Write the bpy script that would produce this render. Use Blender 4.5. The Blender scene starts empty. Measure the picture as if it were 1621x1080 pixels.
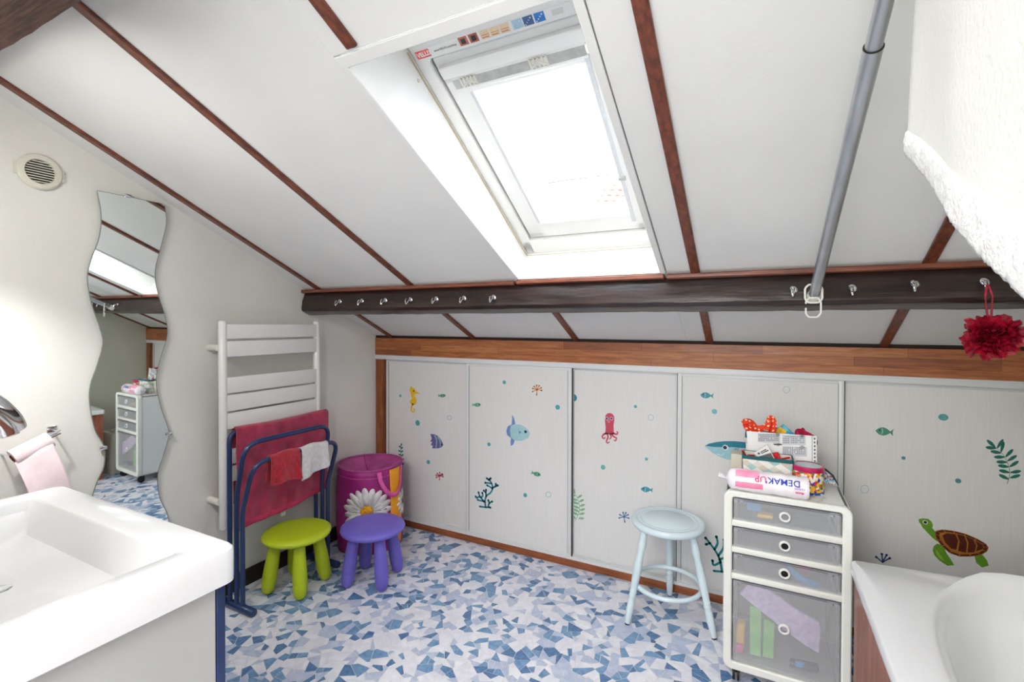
import bpy, bmesh, math, random
from math import sin, cos, pi, radians, atan2, sqrt, hypot
from mathutils import Vector, Matrix
random.seed(7)
S = bpy.context.scene
COL = S.collection
# ------------------------------------------------------------------ camera, sky, lights, exposure
FPX, CYP = 762.43, 521.5
YAW, PITCH, ROLL, SLOPE = 0.475341, 0.0125156, 0.00206151, 0.4406
CAM = Vector((2.379, -2.553, 1.37))
_f = Vector((-sin(YAW), cos(YAW), 0)); _r = Vector((cos(YAW), sin(YAW), 0)); _u = Vector((0, 0, 1))
_f2 = _f*cos(PITCH)-_u*sin(PITCH); _u2 = _u*cos(PITCH)+_f*sin(PITCH)
CR = _r*cos(ROLL)+_u2*sin(ROLL); CU = _u2*cos(ROLL)-_r*sin(ROLL); CF = _f2
cd = bpy.data.cameras.new('camera'); co = bpy.data.objects.new('camera', cd); COL.objects.link(co)
cd.sensor_width = 36; cd.lens = FPX/1621*36; cd.shift_y = -(540-CYP)/1621; cd.clip_start = 0.02
co.matrix_world = Matrix(((CR.x, CU.x, -CF.x, CAM.x), (CR.y, CU.y, -CF.y, CAM.y), (CR.z, CU.z, -CF.z, CAM.z), (0, 0, 0, 1)))
S.camera = co
S.view_settings.view_transform = 'Standard'; S.view_settings.look = 'None'
S.view_settings.gamma = 1; S.view_settings.use_curve_mapping = False
S.view_settings.exposure = 0.14
W = bpy.data.worlds.new('sky'); S.world = W; W.use_nodes = True
bg = W.node_tree.nodes['Background']; bg.inputs[0].default_value = (0.90, 0.95, 1.0, 1); bg.inputs[1].default_value = 26.0

def area(name, loc, target, sx, sy, power, colr):
    l = bpy.data.lights.new(name, 'AREA'); l.shape = 'RECTANGLE'; l.size = sx; l.size_y = sy; l.energy = power; l.color = colr
    o = bpy.data.objects.new(name, l); COL.objects.link(o); o.location = loc
    o.rotation_euler = (Vector(target)-Vector(loc)).to_track_quat('-Z', 'Y').to_euler(); return o
area('vanity_light', (0.70, -2.25, 1.86), (0.35, -1.45, 1.3), 0.5, 0.08, 4.2, (1.0, 0.98, 0.95)).data.spread = radians(170)
area('ceiling_fill', (1.7, -3.1, 2.55), (1.7, -1.6, 0.2), 1.2, 0.9, 50, (1.0, 0.99, 0.975))  # unseen fill added high behind the camera to brighten the room evenly
area('back_fill', (2.1, -3.8, 1.6), (1.6, -.2, 1.5), 1.2, 1.2, 30, (1.0, 0.99, 0.975))  # added soft fill at the back wall, not a known lamp
_s = bpy.data.lights.new('basin_downlight', 'SPOT'); _s.energy = 26; _s.spot_size = radians(75); _s.spot_blend = 1; _s.shadow_soft_size = .04; _s.color = (1, .99, .97)
_o = bpy.data.objects.new('basin_downlight', _s); COL.objects.link(_o); _o.location = (.45, -2.08, 1.72); _o.rotation_euler = (Vector((.0, -1.88, .88))-Vector((.45, -2.08, 1.72))).to_track_quat('-Z', 'Y').to_euler()

# pixel -> point helpers (only used to read sizes off the photograph)
def ray(x, y): return CF+CR*((x-810.5)/FPX)-CU*((y-CYP)/FPX)
def onax(x, y, ax, v):
    d = ray(x, y); return CAM+d*((v-CAM[ax])/d[ax])
def onp(x, y, p, n):
    d = ray(x, y); return CAM+d*((Vector(p)-CAM).dot(n)/d.dot(n))
def proj(p):
    q = Vector(p)-CAM; z = q.dot(CF); return (810.5+FPX*q.dot(CR)/z, CYP-FPX*q.dot(CU)/z, z)

# ------------------------------------------------------------------ materials
def s2l(c):
    return tuple((v/12.92 if v <= .04045 else ((v+.055)/1.055)**2.4) for v in (x/255 for x in c))+(1,)
def mat(name, rgb, rough=.5, metal=0., spec=.5, rgb2=None, scale=8, stretch=(1, 1, 1), bump=0., bscale=60, coat=0, detail=4, dist=0., lo=.35, hi=.65, sheen=0, trans=0, alpha=None):
    m = bpy.data.materials.new(name); m.use_nodes = True; nt = m.node_tree; b = nt.nodes['Principled BSDF']
    b.inputs['Base Color'].default_value = s2l(rgb); b.inputs['Roughness'].default_value = rough
    b.inputs['Metallic'].default_value = metal; b.inputs['Specular IOR Level'].default_value = spec
    b.inputs['Coat Weight'].default_value = coat; b.inputs['Sheen Weight'].default_value = sheen
    tc = nt.nodes.new('ShaderNodeTexCoord'); mp = nt.nodes.new('ShaderNodeMapping'); nt.links.new(tc.outputs['Object'], mp.inputs[0])
    mp.inputs['Scale'].default_value = stretch
    if rgb2 is None: rgb2 = tuple(max(0, v-6) for v in rgb)
    n = nt.nodes.new('ShaderNodeTexNoise'); n.inputs['Scale'].default_value = scale; n.inputs['Detail'].default_value = detail; n.inputs['Distortion'].default_value = dist
    nt.links.new(mp.outputs[0], n.inputs['Vector'])
    r = nt.nodes.new('ShaderNodeValToRGB'); r.color_ramp.elements[0].position = lo; r.color_ramp.elements[1].position = hi
    r.color_ramp.elements[0].color = s2l(rgb2); r.color_ramp.elements[1].color = s2l(rgb)
    nt.links.new(n.outputs['Fac'], r.inputs[0]); nt.links.new(r.outputs[0], b.inputs['Base Color'])
    if bump:
        n2 = nt.nodes.new('ShaderNodeTexNoise'); n2.inputs['Scale'].default_value = bscale; n2.inputs['Detail'].default_value = 3
        nt.links.new(mp.outputs[0], n2.inputs['Vector'])
        bp = nt.nodes.new('ShaderNodeBump'); bp.inputs['Strength'].default_value = bump; bp.inputs['Distance'].default_value = .004
        nt.links.new(n2.outputs['Fac'], bp.inputs['Height']); nt.links.new(bp.outputs[0], b.inputs['Normal'])
    return m
def clearish(name, rgb, t, rough=.3):
    m = bpy.data.materials.new(name); m.use_nodes = True; nt = m.node_tree; b = nt.nodes['Principled BSDF']; o = nt.nodes['Material Output']
    b.inputs['Base Color'].default_value = s2l(rgb); b.inputs['Roughness'].default_value = rough
    tr = nt.nodes.new('ShaderNodeBsdfTransparent'); mx = nt.nodes.new('ShaderNodeMixShader'); mx.inputs[0].default_value = t
    nt.links.new(b.outputs[0], mx.inputs[1]); nt.links.new(tr.outputs[0], mx.inputs[2]); nt.links.new(mx.outputs[0], o.inputs[0]); return m
M = {}
M['wall'] = mat('painted_wall', (231, 230, 225), .85, rgb2=(226, 225, 219), scale=3, bump=.25, bscale=220, spec=.2)
M['wall_r'] = mat('greenish_wall', (206, 206, 193), .85, rgb2=(200, 200, 187), scale=3, bump=.2, bscale=200, spec=.2)
M['ceil'] = mat('ceiling_panel_paint', (232, 232, 230), .8, rgb2=(226, 226, 225), scale=2.5, bump=.12, bscale=90, spec=.25)
M['dark'] = mat('dark_brown', (40, 26, 20), .8)  # even dark brown for the baseboard and dark trims
M['batten'] = mat('stained_batten', (128, 66, 42), .38, rgb2=(88, 40, 26), scale=9, stretch=(9, .8, 9), bump=.3, bscale=30, coat=.15)
M['battenx'] = mat('stained_batten_x', (138, 76, 52), .38, rgb2=(96, 44, 30), scale=9, stretch=(.8, 9, 9), bump=.3, bscale=30, coat=.15)
M['beam'] = mat('dark_varnished_beam', (56, 36, 31), .30, rgb2=(26, 16, 15), scale=7, stretch=(.8, 5, 5), bump=.5, bscale=9, coat=.15, dist=.6, lo=.3, hi=.75)
M['beam2'] = mat('brown_rough_beam', (110, 74, 58), .6, rgb2=(60, 36, 28), scale=14, stretch=(.6, 9, 5), bump=.8, bscale=26, dist=.5)
woods = []
for i, (a, b_) in enumerate([((178, 110, 62), (146, 80, 42)), ((164, 96, 52), (132, 68, 34)), ((188, 122, 72), (156, 92, 50)), ((158, 90, 50), (126, 66, 36))]):
    woods.append(mat('oiled_board_%s' % 'abcd'[i], a, .4, rgb2=b_, scale=6, stretch=(1.2, 14, 14), bump=.12, coat=.1, dist=.8))
M['jamb'] = mat('jamb_wood', (158, 92, 52), .45, rgb2=(120, 62, 34), scale=6, stretch=(14, 14, 1.2), dist=.8)
M['tubwood'] = mat('tub_panel_wood', (166, 96, 66), .38, rgb2=(118, 58, 38), scale=5, stretch=(10, 6, 1.0), dist=1.6, coat=.15, lo=.3, hi=.7)
M['doorp'] = mat('door_panel_white', (228, 227, 226), .5, rgb2=(223, 222, 221), scale=10, stretch=(30, 30, .7), bump=.05, bscale=40, spec=.3)
M['alu'] = mat('white_lacquered_profile', (226, 228, 230), .35, rgb2=(218, 220, 223), scale=3)
M['grey'] = mat('gap_grey', (140, 142, 146), .5)  # for the window gasket and the painted gap lines on the doors
M['winw'] = mat('window_white', (249, 249, 247), .35, rgb2=(247, 247, 244), scale=3)
M['slotg'] = mat('vent_slot_grey', (196, 198, 194), .5, rgb2=(176, 178, 176), scale=30)
M['chrome'] = mat('chrome', (232, 234, 238), .08, 1., rgb2=(220, 222, 226))
M['nickel'] = mat('galvanised_steel', (206, 209, 213), .36, .8, rgb2=(180, 184, 190), scale=5, stretch=(6, 2, 2), lo=.3, hi=.8)
M['cer'] = mat('white_ceramic', (243, 243, 245), .12, rgb2=(241, 241, 243), scale=2, coat=.5)
M['tub'] = mat('tub_acrylic', (228, 229, 230), .16, rgb2=(225, 226, 228), scale=2, coat=.3)
M['panelw'] = mat('vanity_side_panel', (194, 193, 191), .5, rgb2=(189, 188, 186), scale=3)
M['blue'] = mat('navy_enamel', (28, 54, 104), .3, rgb2=(20, 42, 86), scale=4, coat=.3)
M['lime'] = mat('lime_plastic', (186, 204, 34), .38, rgb2=(180, 198, 28), scale=3, bump=.05, bscale=200)
M['purple'] = mat('violet_plastic', (112, 100, 196), .38, rgb2=(106, 94, 190), scale=3, bump=.05, bscale=200)
M['pale'] = mat('pale_blue_paint', (218, 233, 239), .32, rgb2=(206, 224, 231), scale=5, coat=.25)
M['rub'] = mat('black_rubber', (28, 28, 30), .6)
M['radw'] = mat('radiator_enamel', (236, 236, 234), .3, rgb2=(232, 232, 230), scale=3, coat=.2)
M['towel'] = mat('raspberry_towelling', (206, 46, 96), .95, rgb2=(146, 14, 56), scale=14, bump=1., bscale=420, sheen=.4, lo=.3, hi=.7)
M['towelb'] = mat('raspberry_flat_weave', (204, 62, 104), .9, rgb2=(186, 48, 90), scale=60, stretch=(1, 1, 6), bump=.4, bscale=300)
M['red'] = mat('crimson_towelling', (196, 16, 46), .95, rgb2=(150, 6, 30), scale=60, bump=1., bscale=350, sheen=.3)
M['white_t'] = mat('white_towelling', (236, 234, 234), .95, rgb2=(220, 216, 218), scale=60, bump=1., bscale=350)
M['magenta'] = mat('magenta_nylon', (168, 38, 128), .5, rgb2=(140, 24, 104), scale=9, bump=.3, bscale=40)
M['maglid'] = mat('magenta_mesh_cover', (186, 82, 150), .6, rgb2=(160, 60, 128), scale=14, bump=.3, bscale=200)
M['orange'] = mat('orange_nylon', (244, 166, 20), .55, rgb2=(232, 148, 10), scale=8)
M['pinkst'] = mat('pink_webbing', (226, 96, 172), .6, rgb2=(210, 80, 158), scale=40)
M['petal'] = mat('petal_white', (240, 238, 236), .7, rgb2=(205, 200, 205), scale=20)
M['core'] = mat('daisy_core', (238, 176, 24), .7, rgb2=(190, 110, 10), scale=90)
M['ringw'] = mat('ivory_plastic', (232, 230, 222), .4)
M['ventw'] = mat('cream_plastic', (222, 220, 206), .45, rgb2=(216, 214, 200))
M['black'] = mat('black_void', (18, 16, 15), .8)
M['cabw'] = mat('milky_plastic_frame', (232, 233, 228), .35, rgb2=(226, 228, 222), scale=3)
M['frost'] = clearish('frosted_drawer_front', (222, 225, 230), .76, .25)
M['frosts'] = clearish('frosted_side_panel', (240, 242, 241), .12, .3)
M['hinge'] = mat('clear_grey_hinge', (120, 122, 128), .25)
M['lilac'] = mat('lilac_cloth', (206, 192, 222), .9, rgb2=(178, 162, 200), scale=22, bump=.5, dist=2)
M['green'] = mat('green_packet', (140, 206, 110), .5, rgb2=(110, 186, 84), scale=20)
M['blueb'] = mat('sky_blue_plastic', (52, 140, 200), .5)
M['yel'] = mat('yellow_plastic', (236, 190, 70), .5)
M['pinkp'] = mat('pink_plastic', (222, 90, 150), .5)
M['darkb'] = mat('dark_bottle', (44, 50, 66), .4)
M['beige'] = mat('beige_card', (206, 202, 184), .7, rgb2=(196, 190, 172))
M['teal'] = mat('teal_edging', (16, 96, 104), .7, rgb2=(10, 84, 92), scale=40)
M['pinkw'] = mat('pink_and_white_film', (244, 240, 244), .25, rgb2=(238, 228, 236), scale=9, coat=.4, bump=.5, bscale=22)
M['pinkf'] = mat('pink_film', (240, 140, 176), .3, rgb2=(244, 172, 198), scale=12)
M['ink'] = mat('ink_blue', (24, 60, 170), .5)
M['inkm'] = mat('ink_magenta', (220, 30, 120), .5)
M['inkg'] = mat('ink_grey', (110, 110, 116), .7)
M['paper'] = mat('white_paper', (238, 238, 238), .7, rgb2=(232, 232, 234))
M['ppaper'] = mat('pale_pink_paper', (244, 226, 230), .9, rgb2=(240, 218, 224), scale=30, bump=.2, bscale=120)
M['card'] = mat('brown_cardboard', (150, 92, 66), .8)
M['curt'] = mat('white_cloth', (216, 216, 213), .9, rgb2=(212, 212, 208), scale=5, bump=.3, bscale=160)
M['fluff'] = mat('white_terry_pile', (224, 224, 223), .98, rgb2=(210, 210, 210), scale=70, bump=.5, bscale=260)
M['puff'] = mat('crimson_netting', (190, 10, 52), .45, rgb2=(128, 0, 30), scale=30, bump=.6, bscale=160, spec=.6)
M['seam'] = mat('seam_beige', (196, 178, 140), .8)
M['rooft'] = mat('roof_tile_terracotta', (216, 180, 168), .8, rgb2=(206, 164, 152), scale=12)
M['houset'] = mat('render_white_house', (236, 234, 230), .9)
M['glow'] = mat('lamp_glass', (255, 250, 240), .5); _b = M['glow'].node_tree.nodes['Principled BSDF']; _b.inputs['Emission Color'].default_value = (1, .96, .9, 1); _b.inputs['Emission Strength'].default_value = 3
# mirror
m = bpy.data.materials.new('mirror_glass'); m.use_nodes = True; b = m.node_tree.nodes['Principled BSDF']
b.inputs['Metallic'].default_value = 1; b.inputs['Roughness'].default_value = .012; b.inputs['Base Color'].default_value = (.86, .90, .88, 1); M['mirror'] = m
# glass pane
m = bpy.data.materials.new('window_glass'); m.use_nodes = True; nt = m.node_tree; o = nt.nodes['Material Output']; nt.nodes.remove(nt.nodes['Principled BSDF'])
g = nt.nodes.new('ShaderNodeBsdfGlossy'); g.inputs['Roughness'].default_value = .02; t = nt.nodes.new('ShaderNodeBsdfTransparent'); x = nt.nodes.new('ShaderNodeMixShader'); x.inputs[0].default_value = .06
nt.links.new(t.outputs[0], x.inputs[1]); nt.links.new(g.outputs[0], x.inputs[2]); nt.links.new(x.outputs[0], o.inputs[0]); M['glass'] = m
# blind cloth (lets daylight through)
m = bpy.data.materials.new('blind_cloth'); m.use_nodes = True; nt = m.node_tree; o = nt.nodes['Material Output']; nt.nodes.remove(nt.nodes['Principled BSDF'])
d = nt.nodes.new('ShaderNodeBsdfDiffuse'); d.inputs[0].default_value = (.9, .9, .9, 1); t = nt.nodes.new('ShaderNodeBsdfTranslucent'); t.inputs[0].default_value = (.92, .93, .95, 1)
x = nt.nodes.new('ShaderNodeMixShader'); x.inputs[0].default_value = .78
nt.links.new(d.outputs[0], x.inputs[1]); nt.links.new(t.outputs[0], x.inputs[2]); nt.links.new(x.outputs[0], o.inputs[0]); M['blind'] = m
# floor stones
M['grout'] = mat('grout_cream', (226, 220, 216), .5, rgb2=(214, 208, 204), scale=20)
TILE = [mat('stone_white', (236, 236, 242), .33, rgb2=(214, 215, 226), scale=14, dist=1.2, lo=.3, hi=.7),
        mat('stone_pale_blue', (196, 204, 222), .33, rgb2=(168, 180, 206), scale=22, dist=1.5, lo=.3, hi=.7),
        mat('stone_mid_blue', (128, 162, 196), .33, rgb2=(90, 130, 172), scale=26, dist=1.5, lo=.3, hi=.7),
        mat('stone_steel_blue', (98, 136, 176), .33, rgb2=(64, 100, 146), scale=30, dist=1.5, lo=.3, hi=.7)]
STK = {}
def ink(rgb):
    if rgb not in STK: STK[rgb] = mat('sticker_ink_%s' % ['', 'a', 'b', 'c', 'd', 'e', 'f', 'g', 'h', 'i', 'j', 'k', 'l', 'm', 'n', 'o', 'p', 'q', 'r', 's', 't', 'u', 'v', 'w', 'x', 'y', 'z'][len(STK) % 27], rgb, .45, rgb2=tuple(max(0, c-8) for c in rgb), scale=60)
    return STK[rgb]

# ------------------------------------------------------------------ mesh building
def unrot(a, b):
    z = (Vector(b)-Vector(a)); L = z.length; z.normalize()
    x = z.orthogonal().normalized(); y = z.cross(x); return x, y, z, L
class MB:
    def __init__(s): s.v = []; s.f = []; s.m = []; s.cm = 0
    def add(s, V, F):
        n = len(s.v); s.v += [tuple(p) for p in V]; s.f += [tuple(i+n for i in f) for f in F]; s.m += [s.cm]*len(F); return s
    def bm(s, b):
        b.verts.ensure_lookup_table(); b.verts.index_update()
        s.add([v.co[:] for v in b.verts], [[v.index for v in f.verts] for f in b.faces]); b.free(); return s
    def box(s, x0, x1, y0, y1, z0, z1, bev=0, seg=2, mx=None):
        b = bmesh.new(); bmesh.ops.create_cube(b, size=1)
        for v in b.verts: v.co = Vector(((x0+x1)/2+v.co.x*(x1-x0), (y0+y1)/2+v.co.y*(y1-y0), (z0+z1)/2+v.co.z*(z1-z0)))
        if bev: bmesh.ops.bevel(b, geom=b.edges[:], offset=bev, segments=seg, affect='EDGES', profile=.5)
        if mx is not None: b.transform(mx)
        return s.bm(b)
    def cyl(s, a, b, r0, r1=None, n=16, cap=True):
        r1 = r0 if r1 is None else r1; x, y, z, L = unrot(a, b); a = Vector(a); b = Vector(b)
        V = []
        for i in range(n):
            t = 2*pi*i/n; d = x*cos(t)+y*sin(t); V += [a+d*r0, b+d*r1]
        F = [(2*i, 2*((i+1) % n), 2*((i+1) % n)+1, 2*i+1) for i in range(n)]
        if cap: F += [tuple(2*i for i in reversed(range(n))), tuple(2*i+1 for i in range(n))]
        return s.add(V, F)
    def tube(s, P, r, n=10, closed=False, cap=True, flat=None):
        P = [Vector(p) for p in P]; N = len(P); R = r if isinstance(r, (list, tuple)) else [r]*N
        V = []; prev = None
        for i in range(N):
            if closed: t = P[(i+1) % N]-P[i-1]
            else: t = P[min(i+1, N-1)]-P[max(i-1, 0)]
            t.normalize()
            if prev is None: x = t.orthogonal().normalized()
            else:
                x = prev-t*prev.dot(t)
                x = x.normalized() if x.length > 1e-6 else t.orthogonal().normalized()
            prev = x; y = t.cross(x)
            for k in range(n):
                a = 2*pi*k/n; V.append(P[i]+(x*cos(a)+y*sin(a))*R[i])
        F = []
        for i in range(N if closed else N-1):
            for k in range(n):
                a = i*n+k; b = i*n+(k+1) % n; c = ((i+1) % N)*n+(k+1) % n; d = ((i+1) % N)*n+k; F.append((a, b, c, d))
        if cap and not closed: F += [tuple(reversed(range(n))), tuple((N-1)*n+k for k in range(n))]
        return s.add(V, F)
    def lathe(s, prof, c=(0, 0, 0), n=40, axis=None, sx=1, sy=1):
        V = []; F = []; m = len(prof); ring = []
        X, Y, Z = (Vector((1, 0, 0)), Vector((0, 1, 0)), Vector((0, 0, 1))) if axis is None else unrot((0, 0, 0), axis)[:3]
        c = Vector(c)
        for (r, z) in prof:
            if r < 1e-6: ring.append([len(V)]); V.append(c+Z*z)
            else:
                ring.append(list(range(len(V), len(V)+n)))
                for i in range(n): V.append(c+X*(r*sx*cos(2*pi*i/n))+Y*(r*sy*sin(2*pi*i/n))+Z*z)
        for j in range(m-1):
            A, B = ring[j], ring[j+1]
            for i in range(n):
                k = (i+1) % n
                if len(A) == 1 and len(B) == 1: continue
                if len(A) == 1: F.append((A[0], B[k], B[i]))
                elif len(B) == 1: F.append((A[i], A[k], B[0]))
                else: F.append((A[i], A[k], B[k], B[i]))
        return s.add(V, F)
    def prism(s, P, d):
        """P: list of 3D points (planar), d: offset vector"""
        P = [Vector(p) for p in P]; d = Vector(d); n = len(P)
        F = [tuple(range(n)), tuple(n+i for i in reversed(range(n)))]+[(i, n+i, n+(i+1) % n, (i+1) % n) for i in range(n)]
        return s.add(P+[p+d for p in P], F)
    def grid(s, fn, nu, nv, closeu=False):
        V = [fn(i/(nu if closeu else nu-1), j/(nv-1)) for j in range(nv) for i in range(nu)]
        F = []
        for j in range(nv-1):
            for i in range(nu if closeu else nu-1):
                k = (i+1) % nu; F.append((j*nu+i, j*nu+k, (j+1)*nu+k, (j+1)*nu+i))
        return s.add(V, F)
    def build(s, name, material, parent=None, smooth=40, sub=0, solid=0, local=False, bev=0):
        me = bpy.data.meshes.new(name)
        off = Vector((0, 0, 0))
        if parent is not None and not local:
            p = parent
            while p is not None: off += p.location; p = p.parent
        me.from_pydata([tuple(Vector(v)-off) for v in s.v], [], s.f)
        mats = material if isinstance(material, (list, tuple)) else [material]
        for m_ in mats: me.materials.append(m_)
        if len(mats) > 1:
            for p, k in zip(me.polygons, s.m): p.material_index = k
        bm_ = bmesh.new(); bm_.from_mesh(me); bmesh.ops.recalc_face_normals(bm_, faces=bm_.faces); bm_.to_mesh(me); bm_.free()
        if smooth:
            for p in me.polygons: p.use_smooth = True
            me.set_sharp_from_angle(angle=radians(smooth))
        o = bpy.data.objects.new(name, me); COL.objects.link(o)
        if parent is not None: o.parent = parent
        elif not local:
            xs = [v.co.x for v in me.vertices]; ys = [v.co.y for v in me.vertices]; zs = [v.co.z for v in me.vertices]
            c = Vector(((min(xs)+max(xs))/2, (min(ys)+max(ys))/2, min(zs))); me.transform(Matrix.Translation(-c)); o.location = c
        if solid:
            md = o.modifiers.new('thickness', 'SOLIDIFY'); md.thickness = solid; md.offset = 0
        if bev:
            md = o.modifiers.new('edges', 'BEVEL'); md.width = bev; md.segments = 2; md.limit_method = 'ANGLE'
        if sub:
            md = o.modifiers.new('smooth', 'SUBSURF'); md.levels = sub; md.render_levels = sub
        return o
def tag(o, label=None, cat=None, group=None, kind=None):
    if label: o['label'] = label
    if cat: o['category'] = cat
    if group: o['group'] = group
    if kind: o['kind'] = kind
    return o
def thing(name, loc, label=None, cat=None, group=None, kind=None):
    o = bpy.data.objects.new(name, None); o.empty_display_size = .05; COL.objects.link(o); o.location = loc
    return tag(o, label, cat, group, kind)
def box(name, m, parent, *a, **k):
    bk = {q: k.pop(q) for q in list(k) if q in ('bev', 'seg', 'mx')}
    return MB().box(*a, **bk).build(name, m, parent, **k)
def text(s, size, origin, right, up, material, parent, name='lettering', depth=.0006, bold=0):
    cu = bpy.data.curves.new('t', 'FONT'); cu.body = s; cu.size = size; cu.extrude = depth/2; cu.offset = bold
    o = bpy.data.objects.new('t', cu); COL.objects.link(o)
    dg = bpy.context.evaluated_depsgraph_get(); me = bpy.data.meshes.new_from_object(o.evaluated_get(dg))
    bpy.data.objects.remove(o); R = Vector(right).normalized(); U = Vector(up).normalized(); N = R.cross(U)
    org = Vector(origin); p = parent
    while p is not None: org = org-p.location; p = p.parent
    me.transform(Matrix(((R.x, U.x, N.x, org.x), (R.y, U.y, N.y, org.y), (R.z, U.z, N.z, org.z), (0, 0, 0, 1))))
    me.materials.clear(); me.materials.append(material); me.name = name
    ob = bpy.data.objects.new(name, me); COL.objects.link(ob); ob.parent = parent; return ob

XW = 3.45          # right wall
TS = math.tan(SLOPE); ZC = 1.284
def zc(y): return ZC-TS*y        # ceiling underside
NUP = Vector((0, sin(SLOPE), cos(SLOPE)))
YB = -3.9; YF = -3.05

# ------------------------------------------------------------------ shell
tag(MB().box(-.1, 0, YB, .12, -.1, 3.4).build('wall_left', M['wall'], None), kind='structure')
tag(MB().box(XW, XW+.1, YB, .12, -.1, 3.4).build('wall_right', M['wall_r'], None), kind='structure')
tag(MB().box(0, XW, YB-.1, YB, -.1, 3.4).build('wall_back', M['wall'], None), kind='structure')
tag(MB().box(0, 1.33, YB, -2.42, 0, 2.43).build('wall_vanity', M['wall'], None), kind='structure')
tag(MB().box(0, XW, .07, .12, -.1, 1.30).build('wall_front', M['wall'], None), kind='structure')

# ceiling: slab with the skylight opening, panels between battens
OX0, OX1, OY0, OY1 = 1.411, 2.030, -.605, -1.615
ceiling = thing('ceiling', (0, 0, ZC), kind='structure')
def slab(x0, x1, ya, yb, w0, w1, mb=None):     # piece lying in the roof plane between w0 and w1 above the underside
    mb = mb or MB(); P = []
    for w in (w0, w1):
        for x, y in ((x0, ya), (x1, ya), (x1, yb), (x0, yb)): P.append(Vector((x, y, zc(y)))+NUP*w)
    return mb.add(P, [(0, 1, 2, 3), (7, 6, 5, 4), (0, 4, 5, 1), (1, 5, 6, 2), (2, 6, 7, 3), (3, 7, 4, 0)])
BAT = [.130, .795, 1.468, 2.160, 2.850, 3.40]
ext = lambda y: y
def panel(x0, x1, ya, yb): slab(x0, x1, ya, yb, .0, .012).build('panel', M['ceil'], ceiling, bev=.0015)
panel(.0, .125, .1, YF); panel(.135, .79, .1, YF); panel(.80, OX0-.022, .1, YF)
panel(OX0-.022, 1.463, OY1-.032, YF); panel(1.473, OX1+.024, OY1-.032, YF)
panel(OX1+.024, 2.155, .1, YF); panel(2.165, 2.845, .1, YF); panel(2.855, XW, .1, YF)
panel(OX0-.022, OX1+.024, .1, OY0+.001)
# backing layer (keeps daylight out), in four pieces round the opening
mb = MB(); slab(0, OX0-.013, .1, YF, .012, .05, mb); slab(OX1+.013, XW, .1, YF, .012, .05, mb); slab(OX0-.012, OX1+.012, .1, OY0+.026, .012, .05, mb); slab(OX0-.012, OX1+.012, OY1-.014, YF, .012, .05, mb)
mb.build('backing_board', M['ceil'], ceiling)
MB().box(0, XW, YB, YF+.02, zc(YF), zc(YF)+.05).build('flat_panel', M['ceil'], ceiling)
for i, x in enumerate(BAT):
    w = .034
    segs = [(.02, -.56)]
    if i == 2: segs += [(-1.655, YF)]
    else: segs += [(-.60, YF)]
    for a, b_ in segs:
        slab(x-w/2, x+w/2, a, b_, -.012, .001).build('batten', M['batten'], ceiling, bev=.004)
# raised border board round the skylight
mb = MB(); slab(OX0-.02, OX0, OY0, OY1-.03, -.005, .001, mb); mb.build('skylight_border', M['ceil'], ceiling, bev=.002)
slab(OX1, OX1+.022, OY0, OY1-.03, -.007, .001).build('skylight_border', M['ceil'], ceiling, bev=.003)
slab(OX0, OX1, OY1, OY1-.03, -.006, .001).build('skylight_border', M['ceil'], ceiling, bev=.002)

# ------------------------------------------------------------------ skylight
WA = radians(31); WN = Vector((0, sin(WA), cos(WA))); WV = Vector((0, -cos(WA), sin(WA))); WO = Vector((0, -.517, 1.694))
def wp(x, v, w=0): return WO+Vector((x, 0, 0))+WV*v+WN*w
win = thing('window_1', (1.72, -1.0, 1.9), kind='structure')
def wbox(mb, x0, x1, v0, v1, w0, w1):
    P = [wp(x, v, w) for w in (w0, w1) for x, v in ((x0, v0), (x1, v0), (x1, v1), (x0, v1))]
    return mb.add(P, [(0, 3, 2, 1), (4, 5, 6, 7), (0, 1, 5, 4), (1, 2, 6, 5), (2, 3, 7, 6), (3, 0, 4, 7)])
# reveal boards (from ceiling underside to the frame)
def cp(x, y, w=0): return Vector((x, y, zc(y)))+NUP*w
VT = 1.06
def quad(name, P, d, m_=M['winw']): MB().prism(P, d).build(name, m_, win)
quad('reveal_board', [cp(OX0, OY0), cp(OX0, OY1), wp(OX0, VT, .03), wp(OX0, -.0, .03)], (-.012, 0, 0))
quad('reveal_board', [cp(OX1, OY0), cp(OX1, OY1), wp(OX1, VT, .03), wp(OX1, -.0, .03)], (.012, 0, 0))
quad('reveal_board', [cp(OX0, OY0), cp(OX1, OY0), wp(OX1, 0, .03), wp(OX0, 0, .03)], (0, .012, -.004))
quad('reveal_board', [cp(OX0, OY1), cp(OX1, OY1), wp(OX1, VT, .03), wp(OX0, VT, .03)], (0, -.012, .0))
# joint between lining and frame
mb = MB()
mb.tube([wp(OX0+.002, 0.0, -.012), wp(OX0+.003, .3, -.013), wp(OX0+.002, .34, -.010), wp(OX0+.002, 1.0, -.012)], .0022, 6)
mb.tube([wp(OX0, .002, -.012), wp(OX1, .002, -.012)], .0016, 6)
mb.build('sealant_joint', M['seam'], win)
FX0, FX1 = OX0+.001, OX1-.001
mb = MB(); wbox(mb, FX0, FX0+.045, 0, VT, 0, .09); wbox(mb, FX1-.030, FX1, 0, VT, 0, .09); wbox(mb, FX0, FX1, .0, .085, 0, .09); wbox(mb, FX0, FX1, .955, VT, 0, .09)
mb.build('frame', M['winw'], win, bev=.004)
SX0, SX1, SV0, SV1 = FX0+.052, FX1-.036, .094, .948
mb = MB(); wbox(mb, SX0-.006, SX1+.006, SV0-.007, SV1+.004, .030, .032)
mb2 = MB()
for a in ((SX0, SX0+.07, SV0, SV1), (SX1-.055, SX1, SV0, SV1), (SX0, SX1, SV0, SV0+.085), (SX0, SX1, .86, SV1)): wbox(mb2, *a, .012, .08)
mb2.build('sash', M['winw'], win, bev=.004)
mb = MB()
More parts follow.
